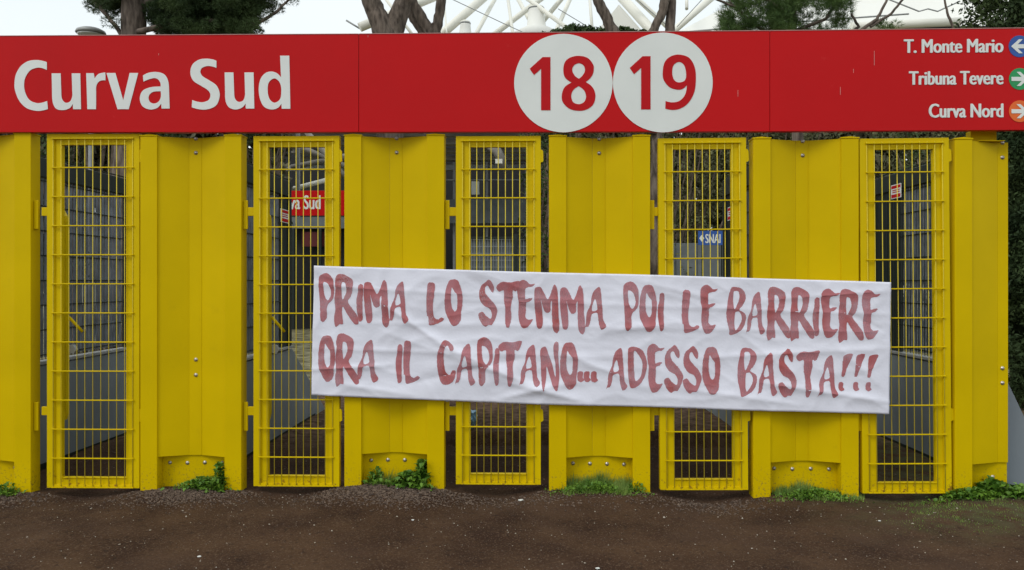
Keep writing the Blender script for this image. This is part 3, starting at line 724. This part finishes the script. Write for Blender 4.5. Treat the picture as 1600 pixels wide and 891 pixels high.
def tree_thing(px, Y, lab, name='pine_tree', grp=None):
    x = X(px, Y); return thing(name, lab, 'tree', (x, Y, gz(x, Y)), grp)

# left umbrella pine
Y = 9.0
t = tree_thing(200, Y, 'big dark pine rising behind the word Curva, thick straight trunk', 'pine_tree')
limb([(196, 500), (198, 250), (208, 60), (212, -80), (216, -200)], Y, 44, 30, 'trunk', t)
limb([(206, 80), (180, 40), (150, 5), (120, -40)], Y, 8, 4, 'branch', t, m='bark', n=6)
limb([(214, 50), (300, 30), (400, 38), (430, 20), (460, -10)], Y-.3, 9, 3, 'branch', t, n=6)
limb([(214, 10), (330, -30), (430, -60)], Y, 12, 6, 'branch', t, n=6)
cen = []; V = []
def crown(px0, px1, py0, py1, Y, n, rad, tuft=60, bounds=None, dy=1.2, length=.10, width=.0022, k=10):
    out = []
    for i in range(n):
        px = random.uniform(px0, px1); py = random.uniform(py0, py1)
        if bounds and not bounds(px, py): continue
        yy = Y+random.uniform(-dy, dy); c_ = P(px, py, yy)
        m_ = tuft
        d = rng.normal(size=(m_, 3)); d /= np.linalg.norm(d, axis=1)[:, None]
        ctr = np.array(c_)+d*(rng.uniform(.2, 1, m_)**.5)[:, None]*rad*random.uniform(.6, 1.2)*np.array([1, 1, .6])
        dd = d*.8+np.array([0, 0, .5]); out.append(tufts(ctr, dd, k, length, width))
    return np.concatenate(out)
def b_left(px, py):
    lim_l = 135+max(0, py)*1.3+15*noise.noise((py*.05, 0, 1)); lim_r = 415+12*noise.noise((py*.06, 3, 1))+(22 if py < 15 else 0)
    if 183 < px < 234 and py < 60: return False
    low = 52 if px > 228 else 42
    if px > 395: low = 32-(px-395)*.4
    if px < 180: low = 14+(px-130)*.8
    return lim_l-6 < px < lim_r and py < low
V = [crown(128, 460, -110, 50, Y+.6, 900, .18, 80, b_left, 1.1, .075, .0035, 9), crown(258, 400, -60, 56, Y, 330, .18, 80, None, .8, .07, .0035, 9), crown(150, 196, -60, 12, Y+.4, 70, .15, 60, None, .3, .07, .0035, 9)]
V.append(crown(405, 455, -15, 6, Y, 16, .12, 20, None, .3, .07, .003, 8))
tag(np_mesh('crown', np.concatenate(V), 3, M['needle'], t), kind='stuff')
def b_core(name, cs, par, m):
    b = MB()
    for px, py, Yc, rx, rz in cs:
        c_ = P(px, py, Yc); r = bmesh.ops.create_icosphere(b.bm, subdivisions=3, radius=1)
        for v in r['verts']:
            k = 1+.35*noise.noise(v.co*2.3+Vector((px, py, 0)))
            v.co = Vector((v.co.x*rx*k, v.co.y*rx*k, v.co.z*rz*k))+c_
    return b.build(name, M[m], par)

# forked pine trunks behind the middle of the sign
Y = 12.0
t = tree_thing(615, Y, 'two stemmed pine trunk forking just above the sign, left of the white roof tubes')
limb([(612, 420), (610, 180), (603, 60), (592, 30), (577, -4), (560, -60), (545, -150)], Y, 46, 18, 'trunk', t)
limb([(614, 110), (612, 55), (627, 15), (640, -20), (668, -120)], Y+.1, 36, 24, 'branch', t)
t2 = tree_thing(700, Y+1, 'slender pine with a V of two trunks above the sign at mid picture')
limb([(668, 440), (672, 200), (684, 95), (673, 52), (650, 14), (632, -12), (600, -90)], Y+1, 22, 15, 'trunk', t2)
limb([(695, 110), (662, 52), (646, 30), (634, 12), (628, 4)], Y+1.1, 16, 9, 'branch', t2)
limb([(697, 110), (681, 50), (688, 15), (691, -20), (700, -120)], Y+1, 17, 14, 'branch', t2)
MB().lathe(P(678, 40, Y+1), [(.05, -.05), (.11, 0), (.05, .06)], 8).build('burl', M['bark'], t2)
t3 = tree_thing(990, Y+2, 'leaning single pine trunk above the circle with 18')
limb([(1000, 440), (990, 200), (962, 58), (946, 25), (930, -8), (905, -100)], Y+2, 22, 14, 'trunk', t3)
t4 = tree_thing(1028, Y, 'pine forking above the circle with 19')
limb([(1022, 440), (1026, 210), (1046, 60), (1049, 20), (1048, -30), (1050, -120)], Y, 17, 14, 'trunk', t4)
limb([(1020, 210), (1020, 90), (1020, 50), (1034, 22), (1040, -2)], Y-.1, 12, 15, 'branch', t4)
limb([(1037, 14), (1036, -10), (1030, -60)], Y-.1, 11, 8, 'branch', t4)
for tt, px in ((t, 600), (t2, 660), (t3, 900), (t4, 1045)):
    Yc = tt.location.y
    tag(np_mesh('crown', crown(px-150, px+150, -420, -150, Yc, 60, .5, 60, None, 1.6, .14, .006, 8), 3, M['needle'], tt), kind='stuff')

# loose long needled pine right of the circles
Y = 8.0
t = tree_thing(1260, Y, 'bright green long needled pine above the red sign, right of the circled 19')
limb([(1250, 440), (1246, 200), (1236, 60), (1240, -20), (1245, -120)], Y, 20, 10, 'trunk', t, n=8)
rb = [([(1236, 70), (1180, 40), (1150, 12), (1122, 0), (1100, -8)], 5), ([(1238, 50), (1290, 30), (1310, 0), (1330, -30)], 6), ([(1242, 30), (1200, 0), (1170, -30)], 6),
      ([(1160, 24), (1135, -4), (1118, -20)], 2.5), ([(1320, 60), (1342, 42), (1330, 22)], 6), ([(1342, 50), (1370, 30), (1382, 8), (1394, -20)], 5.5), ([(1360, 42), (1392, 22), (1412, -2), (1425, -20)], 4.5), ([(1492, 50), (1480, 20), (1474, -10)], 5)]
for q, w_ in rb: limb(q, Y-.3, w_, w_*.6, 'branch', t, n=6, wob=.01)
def b_right(px, py):
    if px < 1140 and py < 22: return False
    if 1255 < px < 1275 and 8 < py < 30: return False
    return 1128+abs(noise.noise((py*.1, 0, 4)))*20 < px < 1325-max(0, py-20)*.3
V = [crown(1130, 1335, -60, 50, Y, 230, .15, 36, b_right, .8, .13, .0028, 10), crown(1200, 1235, 0, 60, Y, 25, .14, 34, None, .5, .13, .0026, 10), crown(1130, 1180, 34, 56, Y, 14, .12, 30, None, .5, .10, .0026, 10),
     crown(1370, 1405, 32, 52, Y, 8, .09, 22, None, .3, .09, .003, 9)]
tag(np_mesh('crown', np.concatenate(V), 3, M['needle2'], t), kind='stuff')
# distant pine tops just over the sign
t = tree_thing(900, 24, 'low distant pine crown just clearing the sign between the circles')
limb([(900, 440), (905, 120)], 24, 12, 8, 'trunk', t, n=8)
V = []
for px, py, r in ((850, 52, .4), (872, 48, .5), (895, 44, .7), (915, 45, .6), (935, 48, .6), (972, 45, .5), (985, 50, .6), (1003, 49, .4), (900, 75, 1.6), (960, 80, 1.5)):
    V.append(leaf_cards(P(px, py+4, 24), int(700*r), r*.55, .07, .5, squash=(1.1, 1, .6)))
tag(np_mesh('crown', np.concatenate(V), 4, M['needle'], t), kind='stuff')

# dark evergreen at the right edge
Y = 4.2
t = tree_thing(1680, Y, 'dense dark evergreen filling the right edge behind the last panel', 'evergreen_tree')
limb([(1690, 780), (1690, -200)], Y, 40, 16, 'trunk', t)
pm = F/(Y+D); V = []
xc = X(1700, Y)
for i in range(2300):
    z = random.uniform(.1, 6.2); R = 1.42*(1-(max(0, z-3.2)/6.5)**2)+.10*noise.noise((z*2, 3, 1)); th = random.uniform(math.pi*.85, math.pi*2.02)
    rr = R*random.uniform(.72, 1.0); c_ = (xc+rr*math.cos(th), Y+.9*rr*math.sin(th), z)
    V.append(leaf_cards(c_, 55, .17, .028, .45))
tag(np_mesh('crown', np.concatenate(V), 4, M['cypress'], t), kind='stuff')
b = MB(); b.lathe((xc, Y, 0), [(.75, .05), (.9, 1), (.95, 3.4), (.8, 5), (.3, 6.2)], 20); b.build('inner_foliage', M['cypress'], t)

# tangled shrubs behind the fourth and fifth gate and left behind the first
def shrub(px, Y, z0, z1, rw, n, lab, m='bush', name='shrub', ls=.045, per=50):
    x = X(px, Y); t = thing(name, lab, 'shrub', (x, Y, gz(x, Y)))
    tb = MB()
    for i in range(26):
        a = random.uniform(-1, 1); p0 = Vector((x+a*rw*.4, Y+random.uniform(-.4, .4), gz(x, Y)))
        p1 = Vector((x+a*rw+random.uniform(-.5, .5), Y+random.uniform(-.6, .6), random.uniform((z0+z1)/2, z1)))
        mid = p0.lerp(p1, .5)+Vector((random.uniform(-.3, .3), random.uniform(-.3, .3), 0)); tb.tube([p0, mid, p1], [.05, .03, .012], 5)
    tag(tb.build('stems', M['twig'], t), kind='stuff')
    V = []
    for i in range(n):
        c_ = (x+random.uniform(-rw, rw), Y+random.uniform(-.9, .9), z0+(z1-z0)*random.random()**.8)
        V.append(leaf_cards(c_, per, random.uniform(.18, .42), ls, .4))
    tag(np_mesh('foliage', np.concatenate(V), 4, M[m], t), kind='stuff')
shrub(990, 13, .8, 6.2, 2.4, 260, 'tangled olive shrub in the gap left of the gate below the circled 19')
shrub(1130, 14, .8, 5.9, 2.2, 250, 'tangled greyish shrub behind the betting sign')
shrub(1330, 15, .3, 5.3, 2.6, 230, 'tangled shrub behind the right slatted barrier')
shrub(862, 11.5, 1.2, 5.0, .55, 70, 'narrow dark green shrub right of the gate that has blue litter behind it', 'cypress')
shrub(140, 10.5, 1.5, 6.2, 1.7, 160, 'dark shrub behind the leftmost slatted barrier', 'cypress')
shrub(385, 12, 1.5, 6.4, .7, 90, 'dark bush at the left of the view through the second gate from the left', 'cypress')
shrub(1520, 12, .3, 4.8, 2.0, 110, 'dark shrub beyond the end of the fence at the right', 'cypress')

# far wood closing the view behind the gates
def wood(px0, px1, Yw, ptop, n, nm, lab, m):
    V = []
    for i in range(n):
        yy = Yw+random.uniform(-1.5, 1.5); px = random.uniform(px0, px1); zt_ = Z(px, ptop+25*noise.noise((px*.02, 0, 3)), yy)
        c_ = (X(px, yy), yy, random.uniform(.1, 1)**.8*zt_)
        V.append(leaf_cards(c_, 46, random.uniform(.35, .7), .17, .5))
    tag(np_mesh(nm, np.concatenate(V), 4, M[m]), lab, 'trees', kind='stuff')
M['farwood'] = mat('far_wood_leaves', (.05, .052, .03), .8, scale=.9, col2=(.15, .135, .085), spec=.15)
wood(850, 1640, 27, 120, 2100, 'wood', 'far olive and brown wood closing the view behind the gates on the right', 'farwood')
wood(-60, 440, 24, 110, 1100, 'wood', 'far dark wood closing the view behind the gates on the left', 'farwood')

# ---------------------------------------------------------------- stadium: roof trusses, membranes, stand
Y = 62.0
t = thing('stadium_roof', 'white tubular roof trusses and tent membranes of the stadium above the sign', 'stadium roof', P(900, 150, Y))
tubes = [((700,-14),(562,43),14),((770,-16),(640,98),14),((786,-25),(716,105),7),((860,-13),(730,86),9),((798,-22),(872,112),7),((791,-20),(808,100),5),((600,-5),(660,75),5),((694,0),(700,80),3),
 ((895,-23),(838,46),8),((901,-25),(845,103),7),((800,-20),(960,99),7),((920,-20),(928,80),5),((948,-30),(1090,128),16),((972,-24),(1075,72),8),((1150,-36),(980,111),11),((1073,-20),(1073,14),5)]
for i, (a, b_, w_) in enumerate(tubes):
    ya = Y+((i*7) % 5)*1.3; yb = Y+((i*3) % 5)*1.3-2
    pa, pb = P(a[0], a[1], ya), P(b_[0], b_[1], yb)
    MB().tube([pa, pb], w_/2*(Y+D)/F, 14).build('truss_tube', M['tube'], t)
for a, b_ in (((700, -4), (787, 37)), ((787, 37), (860, 70)), ((872, 14), (925, 46)), ((990, -5), (1040, 38)), ((1058, 42), (1100, -4))):
    MB().tube([P(a[0], a[1], Y-3), P(b_[0], b_[1], Y-3)], .035, 5).build('cable', M['tubegrey'], t)
def mast(px, py, wpx, wb, hb):
    c_ = P(px, py, Y); s_ = (Y+D)/F; w_ = wpx*s_/2
    MB().lathe(c_, [(wb*s_/2, -hb*s_), (w_*1.25, -hb*s_*.45), (w_*1.02, -1.2*s_*2), (w_*1.02, 0)], 20).build('membrane_cone', M['membrane'], t)
    MB().lathe(c_, [(w_*1.08, .01), (w_*1.08, 1.8*s_)], 20).build('collar', M['tubegrey'], t)
    MB().lathe(c_, [(w_*.98, 1.85*s_), (w_*.95, 4*s_), (w_*.5, 6*s_)], 20).build('mast_head', M['tube'], t)
mast(727, 38, 16, 44, 40); mast(838, 15, 24, 150, 60)
MB().tube([P(541, 32, Y), P(566, 47, Y)], .08, 6).build('bracket', M['tubegrey'], t)
MB().lathe(P(625, 27, Y-1), [(.05, -.25), (.22, -.1), (.22, .12), (.05, .25)], 8).build('joint', M['tubegrey'], t)
def sheet(poly, Ys, nm='membrane', m='membrane', th=.15, sag=0):
    q = [P(a, b_, yy) for (a, b_), yy in zip(poly, Ys)]
    bm_ = bmesh.new(); vs = [bm_.verts.new(p_) for p_ in q]; f = bm_.faces.new(vs)
    bmesh.ops.triangulate(bm_, faces=[f])
    r = bmesh.ops.solidify(bm_, geom=bm_.faces[:], thickness=th)
    me = bpy.data.meshes.new(nm)
    bmesh.ops.recalc_face_normals(bm_, faces=bm_.faces[:])
    bmesh.ops.translate(bm_, vec=-t.location, verts=bm_.verts); bm_.to_mesh(me); bm_.free(); me.materials.append(M[m])
    return link(bpy.data.objects.new(nm, me), t)
sheet([(968, 8), (1040, 90), (900, 90), (945, 36)], [66, 64, 68, 67])
sheet([(1045, 60), (1120, 20), (1200, -2), (1330, -30), (1330, 70), (1200, 80)], [62, 64, 66, 68, 60, 60])
sheet([(1320, -40), (1620, -40), (1620, 60), (1320, 70)], [69, 69, 62, 62])
MB().tube([P(1050, 52, 61), P(1240, 35, 61), P(1420, 22, 61)], .07, 6).build('edge_cable', M['tubegrey'], t)
MB().tube([P(1330, 42, 60), P(1500, 34, 60)], .35, 12).build('edge_tube', M['tube'], t)
MB().box(X(1405, 60), X(1640, 60), 60, 61, Z(1500, 49, 60), Z(1500, 41, 60)).build('gutter', M['dark'], t)
MB().tube([P(1378, -5, 60.5), P(1436, 18, 60.5), P(1450, 14, 60.5), P(1465, 18, 60.5), P(1500, 2, 60.5)], .06, 6).build('edge_cable', M['tubegrey'], t)

Y = 36.0
t = thing('grandstand', 'concrete grandstand seen through the middle gates, ribbed underside and dark interior', 'grandstand', P(780, 440, Y))
xa, xb = X(380, Y), X(880, Y)
for i in range(9):
    zz = Z(780, 262-i*8.2, Y); yy = Y+.2-i*.75
    MB().box(xa+3, xb, yy-.35, yy+.35, zz, zz+.20).build('tier', M['concrete'], t)
MB().box(xa, xb, Y+3.5, Y+3.9, -.05, Z(780, 150, Y)).build('back_wall', M['dark'], t)
MB().box(xa+2, xb, Y-.6, Y-.2, Z(780, 268, Y), Z(780, 260, Y)).build('beam', M['tubegrey'], t)
for px in (535, 712, 762, 822, 848):
    MB().box(X(px, Y)-.06, X(px, Y)+.06, Y-.9, Y-.75, 0, Z(px, 258, Y)).build('column', M['tubegrey'], t)
for py in (285, 333):
    MB().box(X(560, Y), xb, Y-1.05, Y-.97, Z(780, py, Y)-.03, Z(780, py, Y)+.03).build('rail', M['tubegrey'], t)
MB().tube([P(758, 222, Y-7), P(775, 234, Y-7), P(785, 250, Y-7), P(790, 268, Y-7)], [.16, .22, .17, .12], 8).build('bracket_arm', M['concrete'], t)
MB().box(X(774, Y-8), X(785, Y-8), Y-8.1, Y-7.9, Z(780, 256, Y-8), Z(780, 249, Y-8)).build('floodlight', M['tube'], t)
MB().box(X(739, Y), X(751, Y), Y-1.2, Y-1.1, Z(745, 308, Y), Z(745, 288, Y)).build('notice_board', M['white'], t)
MB().box(X(700, Y), X(850, Y), Y-1.5, Y-1.35, Z(780, 352, Y), Z(780, 316, Y)).build('parapet', M['backing'], t)
for a, b_ in (((450, 222), (545, 262)), ((478, 205), (560, 300)), ((455, 262), (545, 243))):
    MB().tube([P(a[0], a[1], Y-8), P(b_[0], b_[1], Y-8)], .12, 8).build('raking_strut', M['concrete'], t)
MB().tube([P(440, 300, Y-8), P(520, 279, Y-8)], .10, 8).build('raking_strut', M['tube'], t)
MB().box(X(463, Y-9), X(468, Y-9), Y-9.1, Y-8.9, 0, Z(465, 205, Y-9)).build('column', M['tubegrey'], t)
MB().box(X(447, Y), X(453, Y), Y+4, Y+4.4, 0, Z(450, 190, Y)).build('column', M['tube'], t)

# inner gates with a second red sign
Y = 18.0
t = thing('inner_gate_sign', 'second red sign farther back, seen through the gate at the left end of the banner', 'sign', P(500, 316, Y))
MB().box(X(360, Y), X(640, Y), Y, Y+.1, Z(500, 337, Y), Z(500, 298, Y), .004).build('panel', M['red'], t)
text_on('Curva Sud', 423, 305.5, 501, 327, Y-.006, 'lettering', M['white'], t, offset=.03)
t = thing('inner_gate_wall', 'dark inner gate structure under the second red sign', 'gate', P(500, 440, Y))
MB().box(X(360, Y), X(700, Y), Y+.02, Y+.09, Z(500, 357, Y), Z(500, 339, Y)).build('lintel', M['dkgreen'] if 0 else M['backing'], t)
MB().box(X(330, Y), X(640, Y), Y+.4, Y+.5, 0.02, Z(500, 345, Y)).build('dark_opening_sheet', M['dark'], t)  # near-black sheet, shade of the openings put into its colour
for px in (458, 500, 540, 580): MB().box(X(px, Y)-.04, X(px, Y)+.04, Y+.0, Y+.08, 0.02, Z(500, 357, Y)).build('post', M['dkgreen'], t)
MB().box(X(470, Y), X(520, Y), Y+.12, Y+.16, Z(500, 385, Y), Z(500, 362, Y)).build('red_board', mat('dark_red_board', (.10, .005, .006), .6), t)

# far metal mesh screen with green post
Y = 12.0
t = thing('mesh_screen', 'pale grey wire mesh screen with dark green posts, left of the circled 18', 'fence', (X(790, Y), Y, 0))
MB().box(X(715, Y), X(985, Y), Y+.05, Y+.07, .03, Z(790, 374, Y)).build('screen_sheet', M['backing'], t)
wi = MB(); k = X(715, Y)
while k < X(985, Y): wi.box(k-.004, k+.004, Y, Y+.008, .03, Z(790, 373, Y)); k += .06
z = .1
while z < Z(790, 373, Y): wi.box(X(715, Y), X(985, Y), Y-.006, Y, z-.005, z+.005); z += .15
tag(wi.build('wires', M['meshgrey'], t), kind='stuff')
MB().box(X(715, Y), X(985, Y), Y-.03, Y+.03, Z(790, 373, Y), Z(790, 370, Y)).build('top_rail', M['dkgreen'], t)
for px in (716, 806, 900): MB().box(X(px, Y)-.04, X(px, Y)+.04, Y-.05, Y+.03, 0, Z(790, 366, Y)).build('post', M['dkgreen'], t)
t = thing('screen_wall', 'dark slate screen wall below the shrubs, behind the gate below the circled 19', 'wall', (X(1080, 12.3), 12.3, 0))
xs_ = np.linspace(X(988, 12.3), X(1330, 12.3), 11)
for a, b_ in zip(xs_[:-1], xs_[1:]): MB().box(a+.005, b_-.005, 12.3, 12.36, 0, Z(1080, 380, 12.3), .004).build('panel', M['backing'], t)

# blue betting sign
Y = 9.5
t = thing('blue_sign', 'small blue betting sign with white letters seen through the gate below the circled 19', 'sign', P(1113, 372, Y))
MB().box(X(1091, Y), X(1130, Y), Y, Y+.02, Z(1110, 383, Y), Z(1110, 361, Y), .002).build('board', M['blue'], t)
text_on('SNAI', 1102, 366, 1126, 380, Y-.004, 'lettering', M['white'], t, offset=.035)
outline_on([[(1092.5, 372.5, 1), (1096.5, 367, 1), (1100.5, 372.5, 1), (1096.5, 378, 1)]], lambda x, y: (x, y), Y-.004, 'diamond', M['white'], t)
for px in (1098, 1128): MB().box(X(px, Y)-.012, X(px, Y)+.012, Y+.021, Y+.045, gz(X(px, Y), Y)-.02, Z(1110, 362, Y)).build('stake', M['dkgreen'], t)

# street lamp head peeping over the sign at the left
Y = 10.0
t = thing('street_lamp', 'pale domed street lamp just showing over the sign at the left, beside the pine', 'street lamp', (X(143, Y), Y, 0))
s_ = (Y+D)/F; c_ = P(142, 52, Y)
MB().tube([(c_.x, Y, -.05), (c_.x, Y, c_.z-.08)], .05, 10).build('pole', M['tubegrey'], t)
MB().lathe(c_, [(21*s_, -.02), (22.5*s_, .0), (21*s_, 3.5*s_), (15*s_, 6.5*s_), (6*s_, 8*s_), (.01, 8.3*s_)], 24).build('lamp_shade', M['greylight'], t)
MB().lathe(c_, [(6*s_, -8*s_), (18*s_, -4*s_), (20*s_, -.03)], 24).build('diffuser', M['white'], t)

# ---------------------------------------------------------------- weeds, grass, litter
def weed(px, y, w_, h, n, lab, leaf=.03):
    x = X(px, y); t = thing('weed_plant', lab, 'weed', (x, y, gz(x, y)))
    V = []
    for i in range(n):
        bx = x+random.gauss(0, w_*.42); by = y+random.gauss(0, .045); bz = gz(bx, by)
        k = math.exp(-((bx-x)/(w_*.75))**2); ang = random.uniform(0, 6.28); el = random.uniform(.25, 1.35); L = leaf*random.uniform(.6, 1.3)
        hb = random.random()**1.3*h*k
        d = np.array([math.cos(ang)*math.cos(el), math.sin(ang)*math.cos(el)*.8, math.sin(el)]); s_ = np.cross(d, [0, 0, 1]); s_ /= max(1e-6, np.linalg.norm(s_)); s_ = s_*L*random.uniform(.24, .42)
        o = np.array([bx, by, bz+hb])
        m1, m2 = o+d*L*.45, o+d*L; m2[2] -= L*.3
        up = np.array([0, 0, L*.08])
        V += [o, m1-s_-up*0+up, m2, m1]; V += [o, m1, m2, m1+s_+up]
    tag(np_mesh('leaves', np.array(V), 4, M['weed'], t), kind='stuff')
    return t
weed(5, -.06, .10, .07, 260, 'low leafy weed at the foot of the leftmost yellow panel', .03)
weed(320, .03, .19, .07, 620, 'spreading weed at the foot of the panel under Curva Sud', .035)
weed(345, .02, .045, .17, 260, 'tall upright weed against the right post of the panel under Curva Sud', .05)
weed(640, .0, .14, .09, 800, 'bushy green weed on the gravel mound below the banner', .04)
weed(660, .03, .07, .17, 380, 'tallest broad leaved weed right of the bushy one below the banner', .055)
weed(588, .04, .07, .10, 160, 'thin weed left of the bushy weed below the banner', .04)
weed(1515, -.04, .22, .05, 800, 'low weed patch at the foot of the last post', .035)
weed(1552, .0, .12, .085, 520, 'broad leaved weed at the foot of the half panel', .055)
weed(1600, -.05, .16, .05, 450, 'weed spreading past the grey plate at the right edge', .05)
weed(995, .01, .10, .05, 300, 'clover like weed at the right foot of the panel below the circled 18', .022)
def grass(px0, px1, y0, y1, n, h, lab):
    V = []
    for i in range(n):
        px = random.uniform(px0, px1); y = random.uniform(y0, y1); x = X(px, y)
        e = min(px-px0, px1-px)/(px1-px0)*4
        if random.random() > e+.1: continue
        cl = .5+1.1*noise.noise((x*9, y*9, 2)); fy = 1-(y-y1)/(y0-y1)
        if random.random() > max(.08, cl)*(.25+fy*1.3) : continue
        z = gz(x, y); L = h*random.uniform(.3, 1.2)*min(1, e+.3)*(.35+cl)*(.4+.8*fy); a = random.uniform(0, 6.28); b_ = random.uniform(.1, .7)*L; wd = random.uniform(.0015, .003)
        V += [(x-wd, y, z-.003), (x+wd, y, z-.003), (x+math.cos(a)*b_, y+math.sin(a)*b_, z+L)]
    tag(np_mesh('grass', np.array(V), 3, M['grass']), lab, 'grass', kind='stuff')
grass(868, 1012, -.15, .1, 5200, .075, 'short green grass at the foot of the panel below the circled 18')
grass(1200, 1352, -.14, .1, 5200, .07, 'short green grass at the foot of the panel right of the circled 19')
grass(1380, 1700, -.85, .06, 9000, .013, 'thin low grass over the ground in front of the last gate and panel')
weed(930, -.06, .28, .05, 1500, 'low green weeds among the grass below the circled 18', .02)
weed(1275, -.05, .26, .045, 1500, 'low green weeds among the grass right of the circled 19', .02)
grass(570, 640, -.05, .08, 500, .08, 'wispy grass left of the bushy weed below the banner')
grass(270, 350, -.02, .08, 500, .06, 'wispy grass at the foot of the panel under Curva Sud')
def scrap(px, py, s, lab, m='paper', name='paper_scrap', cat='litter'):
    Yy = (F*H/(py-440))-D; x = X(px, Yy); b = MB()
    r = bmesh.ops.create_icosphere(b.bm, subdivisions=2, radius=s)
    for v in r['verts']:
        v.co *= 1+.5*noise.noise(v.co*60/s*.02+Vector((px, 0, 0))); v.co.z *= .35 if m == 'paper' else .9; v.co += Vector((x, Yy, gz(x, Yy)+s*.25))
    tag(b.build(name, M[m]), lab, cat)
scrap(814, 775, .017, 'white crumpled paper scrap on the earth below the gate left of the circled 18')
scrap(620, 773, .010, 'small white scrap at the foot of the bushy weed')
scrap(645, 817, .009, 'tiny pale scrap on the bare earth left of centre')
scrap(311, 871, .010, 'pale flat scrap near the bottom edge at the left')
scrap(934, 885, .011, 'pale flat scrap at the bottom edge near the middle')
scrap(1374, 809, .009, 'tiny white scrap on the earth before the rightmost gate')
b = MB(); Yb = 1.75; c_ = P(738, 682, Yb); r = bmesh.ops.create_icosphere(b.bm, subdivisions=3, radius=.062)
for v in r['verts']:
    k = 1+.7*noise.noise(v.co*28)+.3*noise.noise(v.co*70); v.co = Vector((v.co.x*k*.8, v.co.y*k, v.co.z*k*1.1))
zmin = min(v.co.z for v in b.bm.verts)
for v in b.bm.verts: v.co += Vector((c_.x, Yb, gz(c_.x, Yb)-zmin-.004))
tag(b.build('plastic_bag', M['bluebag']), 'crumpled pale blue plastic bag on the ground behind the gate left of the circled 18', 'litter')
